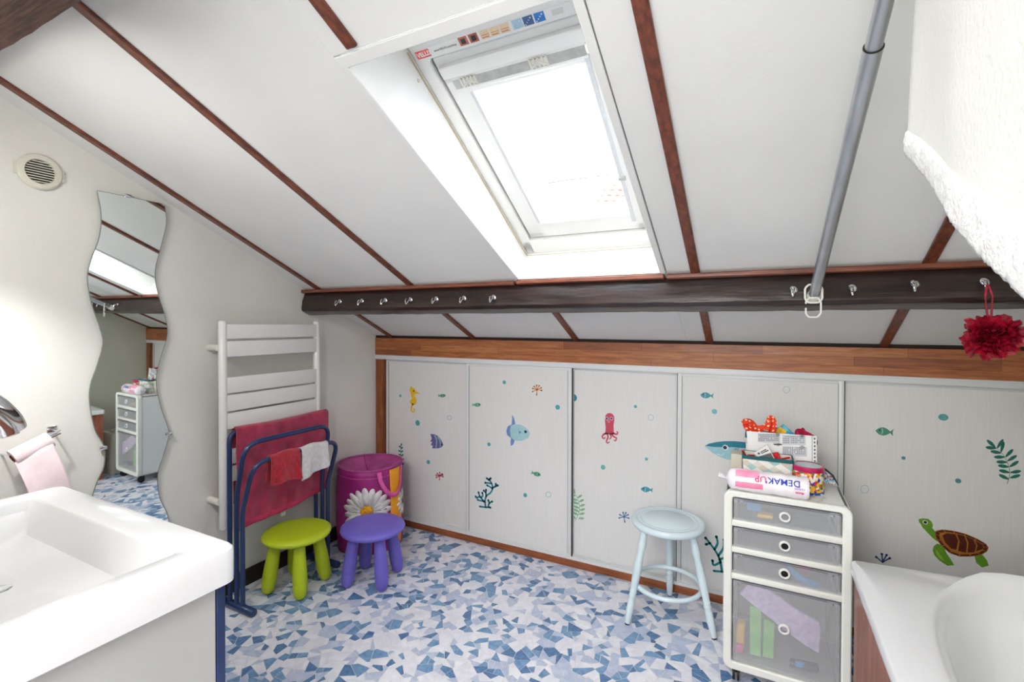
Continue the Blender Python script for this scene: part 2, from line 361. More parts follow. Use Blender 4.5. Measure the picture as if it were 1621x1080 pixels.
for a in ((SX0+.07, SX0+.082, SV0+.085, .86), (SX1-.067, SX1-.055, SV0+.085, .86), (SX0+.07, SX1-.055, SV0+.085, SV0+.095)): wbox(mb, *a, .03, .075)
mb.build('glazing_bead', M['winw'], win, bev=.002)
mb = MB()
for a in ((FX0+.045, SX0, .088, .955), (SX1, FX1-.030, .088, .955), (FX0+.045, FX1-.030, .086, SV0)): wbox(mb, *a, .05, .055)
mb.build('rubber_gasket', M['grey'], win)
mb = MB(); wbox(mb, SX0+.06, SX1-.05, SV0+.07, .88, .055, .060); mb.build('pane', M['glass'], win)
# top: cover, ventilation flap, shutter box
mb = MB(); wbox(mb, SX0+.015, SX1-.015, .884, .925, -.012, .012); mb.build('vent_flap', M['winw'], win, bev=.004)
mb = MB(); wbox(mb, SX0+.035, SX1-.055, .843, .874, .0, .006); mb.build('vent_slot', M['slotg'], win)
mb = MB(); wbox(mb, SX0+.035, SX1-.05, .874, .884, -.002, .008); wbox(mb, SX0+.035, SX1-.05, .836, .843, -.002, .008); mb.build('slot_edge', M['winw'], win)
for x in (1.56, 1.80):
    mb = MB(); wbox(mb, x-.028, x+.028, .852, .872, -.006, .0)
    for k in range(5): wbox(mb, x-.030+k*.013, x-.024+k*.013, .846, .878, -.009, -.004)
    mb.tube([wp(x-.026, .85, -.01), wp(x, .868, -.014), wp(x+.026, .852, -.01)], .003, 6)
    mb.build('blind_catch', M['ringw'], win)
# roller blind, pulled down to just above the lower bar
mb = MB(); mb.cyl(wp(SX0+.06, .822, .025), wp(SX1-.05, .822, .025), .014, n=20); mb.build('blind_roller', M['winw'], win)
mb = MB(); wbox(mb, SX0+.079, SX1-.064, .375, .83, .040, .0405); mb.build('blind_cloth', M['blind'], win)
mb = MB(); wbox(mb, SX0+.079, SX1-.064, .366, .376, .036, .044); mb.build('blind_bar', M['winw'], win, bev=.002)
mb = MB(); wbox(mb, SX1-.068, SX1-.052, .14, .84, .008, .03); mb.build('blind_rail', M['alu'], win, bev=.002)
mb = MB(); wbox(mb, SX0+.068, SX0+.080, .18, .84, .012, .03); mb.build('blind_rail', M['alu'], win, bev=.002)
mb = MB(); wbox(mb, SX1-.072, SX1-.044, .362, .378, .002, .012); mb.build('rail_clip', M['slotg'], win, bev=.002)
for v in (.92, .10):
    mb = MB(); mb.cyl(wp(FX0-.0005, v, -.035) if v > .5 else wp(FX0-.0005, v, -.012), (wp(FX0+.002, v, -.035) if v > .5 else wp(FX0+.002, v, -.012)), .006 if v > .5 else .004, n=14); mb.build('screw_cap', M['slotg'] if v < .5 else M['ventw'], win)
# printed advertising strip on the frame top
strip = MB(); wbox(strip, 1.425, 1.955, .963, .992, -.0012, 0); strip = strip.build('advert_strip', M['winw'], win)
mb = MB(); wbox(mb, 1.428, 1.478, .965, .988, -.0018, -.0012); mb.build('printed_square', ink((228, 92, 78)), strip)
text('VELUX', .0185, wp(1.431, .970, -.0022), (1, 0, 0), WV, M['winw'], strip, bold=.0006)
text('www.VELUX.com/shop', .0085, wp(1.494, .973, -.0018), (1, 0, 0), WV, M['inkg'], strip)
sq = [(1.598, (186, 110, 92)), (1.633, (176, 96, 84)), (1.671, (234, 216, 180)), (1.703, (240, 218, 178)), (1.735, (240, 214, 182)), (1.775, (176, 214, 234)), (1.808, (70, 104, 150)), (1.842, (54, 122, 200))]
for k, (x, c) in enumerate(sq):
    x -= .012
    mb = MB(); wbox(mb, x, x+.029, .9655, .990, -.0018, -.0012); mb.build('printed_square', ink(c), strip)
    mb = MB()
    if k < 2: wbox(mb, x+.007, x+.022, .970, .985, -.0023, -.0018)
    elif k < 5: wbox(mb, x+.003, x+.024, .969, .9715, -.0023, -.0018); wbox(mb, x+.003, x+.026, .976, .9775, -.0023, -.0018)
    else:
        for q in range(7): wbox(mb, x+.002+(q % 4)*.006, x+.006+(q % 4)*.006, .967+(q*5 % 4)*.005, .971+(q*5 % 4)*.005, -.0023, -.0018)
    mb.build('printed_mark', ink([(70, 60, 66), (200, 120, 90), (225, 238, 245)][0 if k < 2 else 1 if k < 5 else 2]), strip)
mb = MB(); wbox(mb, 1.880, 1.912, .970, .985, -.0016, -.0012); mb.build('printed_square', ink((226, 226, 220)), strip)
# the neighbour's tiled roof seen low in the pane
nr = thing('neighbour_house', (-1.0, 6.5, 2.4), 'pale red tiled roof of the neighbouring house seen low through the skylight', 'house')
V0 = onax(905, 372, 1, 6.5); V1 = onax(1080, 372, 1, 6.5); VT0 = onax(948, 290, 1, 8.6); VT1 = onax(1130, 290, 1, 8.6)
MB().box(V0.x, V1.x+.6, 6.55, 9.5, -4, V0.z-.02).build('wall', M['houset'], nr)
MB().prism([V0, V1, VT1, VT0], (0, .05, -.08)).build('roof_deck', M['rooft'], nr)
mb = MB(); nrow, ncol = 9, 14
for j in range(nrow):
    for i in range(ncol):
        A = V0.lerp(VT0, j/nrow); B = V1.lerp(VT1, j/nrow); C_ = V0.lerp(VT0, (j+1.05)/nrow); D = V1.lerp(VT1, (j+1.05)/nrow)
        for q in range(4):
            u0 = (i+q/4)/ncol; u1 = (i+(q+1)/4)/ncol; h = [0, .05, .07, .05, 0]
            n_ = Vector((0, -.25, .5)); lo = Vector((0, -.02, .05))
            mb.add([A.lerp(B, u0)+n_*h[q]+lo, A.lerp(B, u1)+n_*h[q+1]+lo, C_.lerp(D, u1)+n_*h[q+1]*.8, C_.lerp(D, u0)+n_*h[q]*.8], [(0, 1, 2, 3)])
tag(mb.build('roof_tiles', M['rooft'], nr), kind='stuff')

# ------------------------------------------------------------------ knee wall: fascia, tracks, jambs, doors
fas = thing('trim_1', (1.7, .02, 1.152), kind='structure')
MB().box(0, XW, .0, .05, 1.150, 1.268).build('core_board', woods[1], fas)
x = 0.0; rows = [(1.150, 1.186), (1.1865, 1.2265), (1.227, 1.268)]
k = 0
for (z0, z1) in rows:
    x = -random.random()*.3
    while x < XW:
        L = random.uniform(.35, .75); a, b_ = max(0.001, x), min(XW-.001, x+L-.0008)
        if b_ > a+.02: MB().box(a, b_, -.0105, .0, z0, z1-.0003).build('board', woods[random.choice([0, 0, 1, 2, 0, 3])], fas)
        x += L
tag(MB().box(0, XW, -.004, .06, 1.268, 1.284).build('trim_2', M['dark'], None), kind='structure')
tr = MB(); tr.box(0, XW, -.012, .05, 1.1205, 1.150, bev=.002); tr.box(0, XW, -.016, .0, 1.143, 1.150, bev=.001); tag(tr.build('trim_3', M['alu'], None), kind='structure')
tr = MB(); tr.box(.05, XW, -.004, .055, .040, .050); tr.box(.05, XW, -.004, -.001, .050, .057); tr.box(.05, XW, .018, .0205, .050, .057); tag(tr.build('trim_4', M['alu'], None), kind='structure')
tr = MB(); tr.box(.0, XW, -.006, .05, .0, .0395, bev=.002); tag(tr.build('trim_5', woods[3], None), kind='structure')
tag(MB().box(0.001, .060, -.006, .06, .0402, 1.1200).build('trim_6', M['jamb'], None), kind='structure')
tag(MB().box(XW-.060, XW-.001, -.006, .06, .0402, 1.1200).build('trim_7', M['jamb'], None), kind='structure')
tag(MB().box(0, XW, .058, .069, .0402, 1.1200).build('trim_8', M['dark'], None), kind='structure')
tag(MB().box(0.0005, .014, -2.41, -.006, .0, .085, bev=.003).build('baseboard_left', M['dark'], None), kind='structure')
DX = [(.066, .765, 0), (.740, 1.440, 1), (1.425, 2.035, 0), (2.010, 2.712, 1), (2.695, 3.388, 0)]
DL = ['leftmost white sliding door with seahorse and striped fish stickers', 'white sliding door with big blue sunfish and teal coral stickers',
      'white sliding door with red octopus sticker, behind the pale blue stool', 'white sliding door with smiling shark sticker behind drawer tower', 'rightmost white sliding door with green turtle sticker']
doors = []
for (a, b_, fr), lab in zip(DX, DL):
    y = .0 if fr else .024
    t = thing('sliding_door', ((a+b_)/2, y, .0505), lab, 'door', 'white sliding doors along the low wall')
    MB().box(a+.012, b_-.012, y+.006, y+.012, .060, 1.112).build('panel', M['doorp'], t)
    for s_, xx in ((1, a), (-1, b_)):
        mb = MB(); w = .020; x0, x1 = (xx, xx+w) if s_ > 0 else (xx-w, xx)
        mb.box(x0, x1, y+.001, y+.016, .0505, 1.1200, bev=.0015)
        xo = xx+s_*.006; mb.box(min(xo, xo+s_*.006), max(xo, xo+s_*.006), y-.002, y+.002, .0505, 1.1200, bev=.001)
        mb.build('stile', M['alu'], t)
        xi = xx+s_*w; MB().box(min(xi, xi+s_*.0018), max(xi, xi+s_*.0018), y+.001, y+.006, .066, 1.104).build('gap_shade_line', M['grey'], t)  # thin grey strip: shade of the gap beside the stile, put in as colour
        if fr: MB().box(min(xx, xx-s_*.004), max(xx, xx-s_*.004), y+.012, y+.020, .0505, 1.1200).build('gap_shade_strip', M['black'], t)  # black strip painting in the dark gap at a front door's edge
    MB().box(a+.02, b_-.02, y+.002, y+.015, 1.104, 1.1200, bev=.001).build('top_rail', M['alu'], t)
    MB().box(a+.02, b_-.02, y+.002, y+.015, .0505, .066, bev=.001).build('bottom_rail', M['alu'], t)
    doors.append((t, y+.006))

# stickers
def P2(d, x, y):
    p = onax(x, y, 1, doors[d][1]); return (p.x, p.z)
class Stk:
    def __init__(s, d, base, sc): s.d = d; s.b = base; s.s = sc; s.y = doors[d][1]-.0006; s.lift = 0
    def w(s, x, y): return P2(s.d, s.b[0]+x/s.s, s.b[1]+y/s.s)
    def poly(s, mb, pts, L=0):
        P = [s.w(*p) for p in pts]; s.polyw(mb, P, L)
    def polyw(s, mb, P, L=0): mb.prism([(x, s.y-L*.0005, z) for x, z in P], (0, .0005, 0))
    def disc(s, mb, x, y, r, L=0, ry=None):
        cx, cz = s.w(x, y); ex, _ = s.w(x+r, y); R = abs(ex-cx); RY = R if ry is None else R*ry/r
        s.polyw(mb, [(cx+R*cos(t*pi/12), cz+RY*sin(t*pi/12)) for t in range(24)], L)
    def line(s, mb, pts, w0, w1=None, L=0, caps=True):
        w1 = w0 if w1 is None else w1; P = [Vector(s.w(*p)) for p in pts]; n = len(P); sc = abs(s.w(pts[0][0]+1, pts[0][1])[0]-s.w(*pts[0])[0])
        # smooth
        Q = []
        for i in range(n-1):
            p0, p1, p2, p3 = P[max(i-1, 0)], P[i], P[i+1], P[min(i+2, n-1)]
            for k in range(5):
                t = k/5; Q.append(.5*((2*p1)+(-p0+p2)*t+(2*p0-5*p1+4*p2-p3)*t*t+(-p0+3*p1-3*p2+p3)*t**3))
        Q.append(P[-1]); n = len(Q); Lf = []; Rt = []
        for i in range(n):
            t = (Q[min(i+1, n-1)]-Q[max(i-1, 0)]); t = t.normalized() if t.length > 1e-9 else Vector((1, 0)); nn = Vector((-t.y, t.x)); ww = (w0+(w1-w0)*i/(n-1))*sc/2
            Lf.append(Q[i]+nn*ww); Rt.append(Q[i]-nn*ww)
        y = s.y-L*.0005
        for i in range(n-1): mb.prism([(p.x, y, p.y) for p in (Lf[i], Lf[i+1], Rt[i+1], Rt[i])], (0, .0005, 0))
        if caps:
            for q, ww in ((Q[0], w0), (Q[-1], w1)):
                R = ww*sc/2; s.polyw(mb, [(q.x+R*cos(t*pi/5), q.y+R*sin(t*pi/5)) for t in range(10)], L)
    def done(s, mb, name, rgb, parent=None): return mb.build(name, ink(rgb), parent or doors[s.d][0], smooth=0)
A1 = ((590, 540), 3.375); A2 = ((880, 560), 3.175); A4 = ((1120, 640), 5.4); A6 = ((1320, 560), 3.176); A0 = ((0, 0), 1)
TEAL = (86, 168, 172)
def dots(d, base, L):
    s = Stk(d, *base)
    for x, y, r, *c in L:
        mb = MB(); s.disc(mb, x, y, r, 0, c[1] if len(c) > 1 else None); s.done(mb, 'dot_sticker', c[0] if c else TEAL)
def ring(d, base, x, y, r):
    s = Stk(d, *base); mb = MB(); s.line(mb, [(x+r*cos(a*pi/8), y+r*sin(a*pi/8)) for a in range(17)], 2.6*s.s/3.2, caps=False); s.done(mb, 'ring_sticker', (150, 190, 196))
dots(0, A1, [(148, 293, 6), (240, 438, 12), (297, 647, 9)]); ring(0, A1, 410, 410, 11)
dots(1, A1, [(703, 221, 9), (988, 354, 12), (621, 552, 9), (815, 824, 10)]); ring(1, A1, 939, 821, 14)
dots(2, A2, [(88, 222, 18, (40, 140, 156)), (400, 266, 8), (237, 571, 12, (120, 186, 188)), (455, 530, 8)]); ring(2, A2, 477, 321, 14)
dots(3, A2, [(797, 291, 14, (120, 186, 188))]); ring(3, A0, 1245, 617, 5)
dots(4, A6, [(550, 320, 26, (96, 160, 166), 22), (350, 525, 11, (70, 140, 160)), (625, 640, 16, (86, 150, 160))]); ring(4, A6, 155, 682, 20)
def fish(d, base, x, y, L, face, rgb, rot=0):   # L half length in crop px; face=+1 looks right
    s = Stk(d, *base); c, sn = cos(rot), sin(rot)
    def T(p): return (x+face*(p[0]*c)*L-p[1]*sn*L, y+(p[0]*sn*face+p[1]*c)*L)
    body = [(1, 0), (.8, -.22), (.5, -.4), (.1, -.45), (-.3, -.3), (-.62, -.08), (-.98, -.42), (-.88, 0), (-1.0, .42), (-.62, .1), (-.3, .32), (.1, .46), (.5, .4), (.8, .22)]
    mb = MB(); s.poly(mb, [T(p) for p in body]); o = s.done(mb, 'fish_sticker', rgb)
    mb = MB(); e = T((.55, -.1)); s.disc(mb, e[0], e[1], L*.1, 1); s.done(mb, 'eye', (24, 34, 60), o)
    mb = MB(); s.line(mb, [T((.3, -.3)), T((.22, 0)), T((.3, .3))], L*.05, L=1); s.done(mb, 'gill', (230, 235, 230), o)
fish(0, A1, 370, 292, 21, 1, (84, 160, 128)); fish(1, A1, 555, 341, 24, 1, (92, 170, 140)); fish(1, A1, 873, 710, 27, 1, (76, 156, 124), .3)
fish(2, A2, 457, 683, 31, -1, (60, 150, 166), .1); fish(3, A2, 759, 210, 34, -1, (60, 150, 166), .08); fish(4, A6, 255, 392, 46, -1, (76, 146, 122), .1)
def star(d, base, x, y, R, rgb, angs, up=-1):
    s = Stk(d, *base); mb = MB()
    for a in angs:
        t = radians(a); ex, ey = x+R*cos(t), y-R*sin(t); s.line(mb, [(x, y), ((x+ex)/2, (y+ey)/2-1), (ex, ey)], R*.16, R*.2); s.disc(mb, ex, ey, R*.17)
    s.done(mb, 'coral_sticker', rgb)
star(0, A1, 357, 722, 19, (196, 64, 92), [-10, 40, 85, 130, 165, 205, -90, 20]); star(1, A1, 878, 262, 25, (232, 160, 110), [-5, 28, 62, 95, 130, 160, 200, -95])
star(2, A2, 342, 822, 24, (92, 128, 184), [-12, 30, 65, 100, 150, 190, -80]); star(4, A6, 245, 1050, 42, (70, 96, 150), [30, 62, 95, 140])
# seahorse
s = Stk(0, *A1); mb = MB()
s.poly(mb, [(196, 262), (200, 250), (206, 241), (212, 250), (222, 252), (229, 262), (236, 272), (252, 280), (250, 284), (234, 281), (226, 284), (222, 292), (232, 306), (236, 320), (231, 334), (220, 342), (208, 338), (199, 330), (196, 318), (206, 316), (210, 308), (206, 296), (204, 282)])
s.line(mb, [(214, 338), (208, 352), (206, 366), (211, 377), (221, 377), (225, 368), (219, 362)], 9, 5)
o = s.done(mb, 'seahorse_sticker', (240, 194, 40)); mb = MB(); s.disc(mb, 219, 267, 3.6, 1); s.done(mb, 'eye', (30, 36, 70), o)
# striped angelfish
mb = MB(); s.poly(mb, [(308, 497), (330, 498), (348, 508), (364, 526), (374, 545), (378, 556), (368, 568), (350, 574), (318, 574), (322, 560), (310, 556), (318, 540), (308, 536), (316, 522)])
o = s.done(mb, 'angelfish_sticker', (112, 104, 158))
for q in ([(330, 502), (342, 530), (338, 572)], [(346, 512), (360, 534), (362, 566)]):
    mb = MB(); s.line(mb, q, 6, 5, 1, caps=False); s.done(mb, 'stripe', (150, 196, 196), o)
mb = MB(); s.disc(mb, 367, 554, 3.4, 1); s.done(mb, 'eye', (30, 36, 70), o)
# seaweed fronds
def frond(d, base, stem, leaves, rgb, lw, ll):
    s = Stk(d, *base); mb = MB(); s.line(mb, stem, 3*s.s/3.2, 1.5*s.s/3.2)
    for (x, y, ang) in leaves:
        t = radians(ang); dx, dy = cos(t), -sin(t); P = []
        for k in range(12):
            q = 2*pi*k/12; a = (1-cos(q))/2*ll; b2 = sin(q)*lw*(1 if cos(q) < .3 else .8); P.append((x+dx*a-dy*b2, y+dy*a+dx*b2))
        s.poly(mb, P)
    s.done(mb, 'seaweed_sticker', rgb)
frond(0, A1, [(160, 678), (157, 640), (150, 600), (152, 560)], [(158, 664, 60), (157, 660, 140), (156, 640, 50), (156, 636, 145), (153, 616, 45), (152, 612, 150), (151, 596, 45), (151, 592, 150), (151, 578, 50), (152, 570, 140), (152, 562, 80)], (30, 116, 110), 4, 16)
frond(2, A2, [(98, 838), (116, 800), (118, 760), (104, 718), (92, 698)], [(100, 830, 200-60), (112, 828, 0), (112, 812, 150), (116, 808, 12), (117, 796, 150), (118, 788, 15), (118, 778, 155), (118, 768, 20), (116, 756, 160), (114, 746, 25), (110, 738, 165), (106, 726, 30), (100, 714, 170), (96, 704, 110)], (132, 184, 142), 6, 30)
frond(4, A6, [(872, 655), (884, 600), (872, 545), (845, 500), (800, 460)], [(880, 632, 155), (884, 625, 15), (884, 598, 168), (886, 598, 8), (880, 570, 172), (882, 570, 32), (872, 546, 178), (872, 540, 30), (860, 520, 180), (862, 520, 45), (842, 500, 170), (840, 496, 75), (818, 476, 175), (820, 476, 55), (812, 470, 140)], (22, 110, 96), 9, 56)
# sunfish
s = Stk(1, *A1); mb = MB(); s.poly(mb, [(742, 448), (745, 420), (745, 393), (755, 412), (763, 446), (755, 452)]); s.poly(mb, [(740, 512), (760, 528), (752, 552), (738, 562), (736, 540)]); s.poly(mb, [(742, 446), (722, 456), (714, 480), (718, 502), (736, 516), (750, 520), (745, 480), (750, 450)])
o = s.done(mb, 'sunfish_sticker', (110, 146, 200)); mb = MB(); s.poly(mb, [(738, 452), (760, 444), (790, 447), (815, 460), (834, 480), (840, 496), (832, 516), (808, 530), (780, 534), (755, 530), (738, 512), (734, 480)], 1)
bd = s.done(mb, 'body', (168, 208, 214), o)
mb = MB(); s.disc(mb, 817, 485, 7, 2); s.done(mb, 'eye', (40, 48, 90), o); mb = MB(); s.poly(mb, [(780, 480), (796, 488), (782, 497)], 2); s.done(mb, 'fin', (110, 146, 200), o)
# branching corals
def coral(d, base, segs, rgb, w):
    s = Stk(d, *base); mb = MB()
    for q in segs: s.line(mb, q, w, w*.8); s.disc(mb, q[-1][0], q[-1][1], w*.62)
    s.done(mb, 'coral_sticker', rgb)
coral(1, A1, [[(604, 890), (600, 860), (606, 830), (628, 812), (640, 790), (636, 762), (622, 740)], [(636, 762), (612, 758), (602, 758)], [(640, 784), (656, 778), (668, 772)], [(622, 744), (610, 734)], [(622, 744), (630, 734)], [(656, 778), (658, 764)],
    [(600, 862), (584, 845), (572, 828), (566, 810)], [(572, 830), (556, 838), (551, 832)], [(578, 838), (588, 826), (586, 812)], [(606, 832), (604, 812), (594, 800)], [(604, 812), (606, 796)], [(618, 886), (622, 868), (638, 858)], [(624, 868), (618, 852)], [(640, 790), (628, 780), (612, 772)], [(560, 848), (570, 852), (590, 856)],
    [(572, 884), (600, 888), (628, 890)]], (62, 146, 164), 9)
coral(3, A0, [[(1143, 905), (1139, 885), (1131, 870), (1122, 858), (1117, 852)], [(1131, 870), (1136, 860), (1134, 850)], [(1124, 860), (1118, 862)], [(1141, 890), (1130, 895), (1128, 888)], [(1137, 880), (1145, 868), (1146, 855)], [(1130, 904), (1150, 906)], [(1139, 886), (1150, 882)]], (24, 130, 132), 4)
# octopus
s = Stk(2, *A2); mb = MB(); s.poly(mb, [(246, 330), (250, 310), (260, 300), (272, 298), (284, 303), (293, 315), (294, 335), (290, 360), (292, 404), (248, 404), (250, 370)])
for q in ([(250, 402), (238, 408), (233, 420), (242, 427), (247, 420)], [(258, 402), (262, 420), (254, 440), (260, 450), (268, 443)], [(272, 404), (278, 418), (270, 430)], [(282, 404), (292, 418), (304, 424), (300, 438), (292, 434)], [(290, 400), (304, 406), (311, 398), (306, 392)]): s.line(mb, q, 9, 5)
o = s.done(mb, 'octopus_sticker', (200, 72, 96))
for ex in (256, 279): mb = MB(); s.disc(mb, ex, 326, 8, 1); s.done(mb, 'eye', (232, 220, 236), o); mb = MB(); s.disc(mb, ex, 326, 5.4, 2); s.done(mb, 'pupil', (38, 36, 84), o)
mb = MB(); s.line(mb, [(266+5*cos(t), 341+5*sin(t)) for t in [k*pi/4 for k in range(9)]], 2, L=1, caps=False); s.done(mb, 'mouth', (230, 180, 190), o)
# shark
s = Stk(3, *A2); mb = MB(); s.poly(mb, [(748, 464), (770, 452), (810, 444), (850, 440), (900, 440), (960, 446), (1010, 458), (1010, 480), (960, 478), (889, 470), (800, 470)])
o = s.done(mb, 'shark_sticker', (24, 128, 150)); mb = MB(); s.poly(mb, [(748, 466), (800, 471), (889, 470), (1000, 480), (980, 510), (920, 530), (870, 534), (830, 522), (790, 500)], 1); s.done(mb, 'belly', (160, 206, 216), o)
mb = MB(); s.disc(mb, 852, 472, 15, 2); s.done(mb, 'eye', (236, 240, 244), o); mb = MB(); s.disc(mb, 850, 472, 10, 3); s.done(mb, 'pupil', (22, 34, 96), o)
mb = MB(); s.line(mb, [(812, 504), (830, 511), (848, 500)], 3, 2, 2); s.done(mb, 'mouth', (240, 244, 246), o)
for q in (0, 8, 16):
    mb = MB(); s.line(mb, [(900+q, 476), (898+q, 486), (902+q, 494)], 3, 2, 2); s.done(mb, 'gill', (20, 50, 80), o)
# turtle
s = Stk(4, *A6); mb = MB()
s.poly(mb, [(428, 848), (426, 832), (450, 828), (476, 832), (492, 846), (498, 862), (494, 876), (510, 895), (530, 925), (520, 945), (500, 930), (470, 900), (444, 872), (438, 858)])
s.poly(mb, [(520, 955), (502, 968), (496, 990), (506, 1015), (530, 1040), (570, 1066), (605, 1064), (585, 1030), (562, 996), (556, 968)]); s.poly(mb, [(705, 1010), (716, 1052), (745, 1075), (778, 1066), (770, 1040), (748, 1012)])
o = s.done(mb, 'turtle_sticker', (104, 160, 44))
SH = [(506, 905), (512, 890), (545, 884), (600, 890), (660, 905), (720, 930), (765, 956), (778, 975), (770, 995), (740, 1012), (690, 1020), (630, 1020), (580, 1002), (540, 965), (516, 935)]
mb = MB(); s.poly(mb, SH, 1); sh = s.done(mb, 'shell', (176, 112, 40), o)
cen = (640, 955)
n_ = len(SH)
for i in range(n_):
    a, b_ = SH[i], SH[(i+1) % n_]
    for t0, t1 in ((.06, .94),):
        p = (a[0]+(b_[0]-a[0])*t0, a[1]+(b_[1]-a[1])*t0); q = (a[0]+(b_[0]-a[0])*t1, a[1]+(b_[1]-a[1])*t1)
        L = lambda u, k: (cen[0]+(u[0]-cen[0])*k, cen[1]+(u[1]-cen[1])*k)
        mb = MB(); s.poly(mb, [L(p, .97), L(q, .97), L(q, .84), L(p, .84)], 2); s.done(mb, 'scute', (84, 34, 20), o)
for P in ([(545, 915), (565, 903), (610, 908), (625, 940), (615, 985), (590, 980), (560, 950)], [(618, 908), (655, 916), (668, 950), (664, 1000), (624, 992), (632, 945)], [(662, 918), (700, 934), (715, 965), (706, 998), (672, 1000), (676, 950)], [(708, 938), (748, 962), (752, 980), (714, 994), (722, 965)]):
    mb = MB(); s.poly(mb, P, 2); s.done(mb, 'scute', (84, 34, 20), o)
mb = MB(); s.disc(mb, 459, 848, 13, 1); s.done(mb, 'eye', (240, 240, 236), o); mb = MB(); s.disc(mb, 459, 848, 9, 2); s.done(mb, 'pupil', (20, 20, 24), o)
mb = MB(); s.poly(mb, [(512, 985), (524, 995), (548, 1030), (560, 1045), (530, 1028), (514, 1005)], 1); s.done(mb, 'fin_mark', (150, 190, 60), o)

# ------------------------------------------------------------------ floor of broken stone pieces
tag(MB().box(0, XW, YB, .06, -.1, -.0012).build('floor', M['grout'], None), kind='structure')
floor = bpy.data.objects['floor']
def clip(P, n, d):
    out = []
    for i in range(len(P)):
        a, b_ = P[i], P[(i+1) % len(P)]; da = a[0]*n[0]+a[1]*n[1]-d; db = b_[0]*n[0]+b_[1]*n[1]-d
        if da <= 0: out.append(a)
        if (da < 0 < db) or (db < 0 < da):
            t = da/(da-db); out.append((a[0]+(b_[0]-a[0])*t, a[1]+(b_[1]-a[1])*t))
    return out
def parea(P): return abs(sum(P[i][0]*P[(i+1) % len(P)][1]-P[(i+1) % len(P)][0]*P[i][1] for i in range(len(P))))/2
G = .068; nx, ny = int(XW/G)+3, int(3.95/G)+3
R_ = random.Random(5)
pts = [[((i-1+R_.random())*G, (j+R_.random())*G-3.95) for j in range(ny)] for i in range(nx)]
polys = []
for i in range(nx):
    for j in range(ny):
        p = pts[i][j]; P = [(0.001, YB), (XW, YB), (XW, -.0065), (0.001, -.0065)]
        P = [(p[0]-.2, p[1]-.2), (p[0]+.2, p[1]-.2), (p[0]+.2, p[1]+.2), (p[0]-.2, p[1]+.2)]
        for a in range(max(0, i-2), min(nx, i+3)):
            for b_ in range(max(0, j-2), min(ny, j+3)):
                if (a, b_) != (i, j) and P:
                    q = pts[a][b_]; n = (q[0]-p[0], q[1]-p[1]); P = clip(P, n, (q[0]**2+q[1]**2-p[0]**2-p[1]**2)/2)
        for n, d_ in (((-1, 0), -.001), ((1, 0), XW-.001), ((0, -1), -YB), ((0, 1), -.0070)):
            if P: P = clip(P, n, d_)
        if len(P) >= 3: polys.append(P)
def longaxis(P):
    cx = sum(p[0] for p in P)/len(P); cy = sum(p[1] for p in P)/len(P)
    a = sum((p[0]-cx)**2 for p in P); b_ = sum((p[1]-cy)**2 for p in P); c = sum((p[0]-cx)*(p[1]-cy) for p in P)
    return .5*atan2(2*c, a-b_)
def split(P, depth=0):
    A = parea(P)
    if A < .0014 or (A < .0036 and R_.random() < .38) or depth > 2: return [P]
    cx = sum(p[0] for p in P)/len(P)+R_.uniform(-.008, .008); cy = sum(p[1] for p in P)/len(P)+R_.uniform(-.008, .008); t = longaxis(P)+R_.gauss(0, .45); n = (cos(t), sin(t)); d_ = cx*n[0]+cy*n[1]
    a = clip(P, n, d_); b_ = clip(P, (-n[0], -n[1]), -d_); return sum((split(q, depth+1) for q in (a, b_) if len(q) >= 3), [])
tiles = []
for P in polys: tiles += split(P)
def inset(P, g):
    A = sum(P[i][0]*P[(i+1) % len(P)][1]-P[(i+1) % len(P)][0]*P[i][1] for i in range(len(P)))
    if A < 0: P = P[::-1]
    Q = list(P)
    for i in range(len(P)):
        a, b_ = P[i], P[(i+1) % len(P)]; ex, ey = b_[0]-a[0], b_[1]-a[1]; l = hypot(ex, ey)
        if l < 1e-5: continue
        n = (ey/l, -ex/l); Q = clip(Q, n, a[0]*n[0]+a[1]*n[1]-g)
        if len(Q) < 3: return None
    out = []
    for p in Q:
        if not out or hypot(p[0]-out[-1][0], p[1]-out[-1][1]) > .002: out.append(p)
    return out if len(out) >= 3 and parea(out) > .00008 else None
T = []
for P in tiles:
    q = inset(P, .0011)
    if q: T.append(q)
def wt(P):
    c = (sum(p[0] for p in P)/len(P), sum(p[1] for p in P)/len(P), 0)
    x, y, z = proj(c)
    if z < .3 or x < 330 or x > 1150 or y > 1085 or y < 500: return 0
    # hidden by the vanity in the lower left
    if y > 960 and x < 365: return 0
    return parea(P)/z**3
T.sort(key=wt, reverse=True)
def tcol(): 
    r = R_.random(); return 0 if r < .50 else 1 if r < .76 else 2 if r < .88 else 3
def tilemesh(mb, P, k):
    I = inset(P, .0006) or P; mb.cm = k; n = len(P)
    if len(I) != n: mb.prism([(x, y, .0) for x, y in P], (0, 0, -.0012)); return
    V = [(x, y, -.0012) for x, y in P]+[(x, y, -.0003) for x, y in P]+[(x, y, 0) for x, y in I]
    mb.add(V, [tuple(2*n+i for i in range(n))]+[(i, (i+1) % n, n+(i+1) % n, n+i) for i in range(n)]+[(n+i, n+(i+1) % n, 2*n+(i+1) % n, 2*n+i) for i in range(n)])
for P in T[:300]:
    if parea(P) < .0002: continue
    mb = MB(); tilemesh(mb, P, 0); mb.build('stone_tile', TILE[tcol()], floor, smooth=0)
mb = MB()
for P in T[300:]: tilemesh(mb, P, tcol())
tag(mb.build('stone_tiles', TILE, floor, smooth=0), kind='stuff')

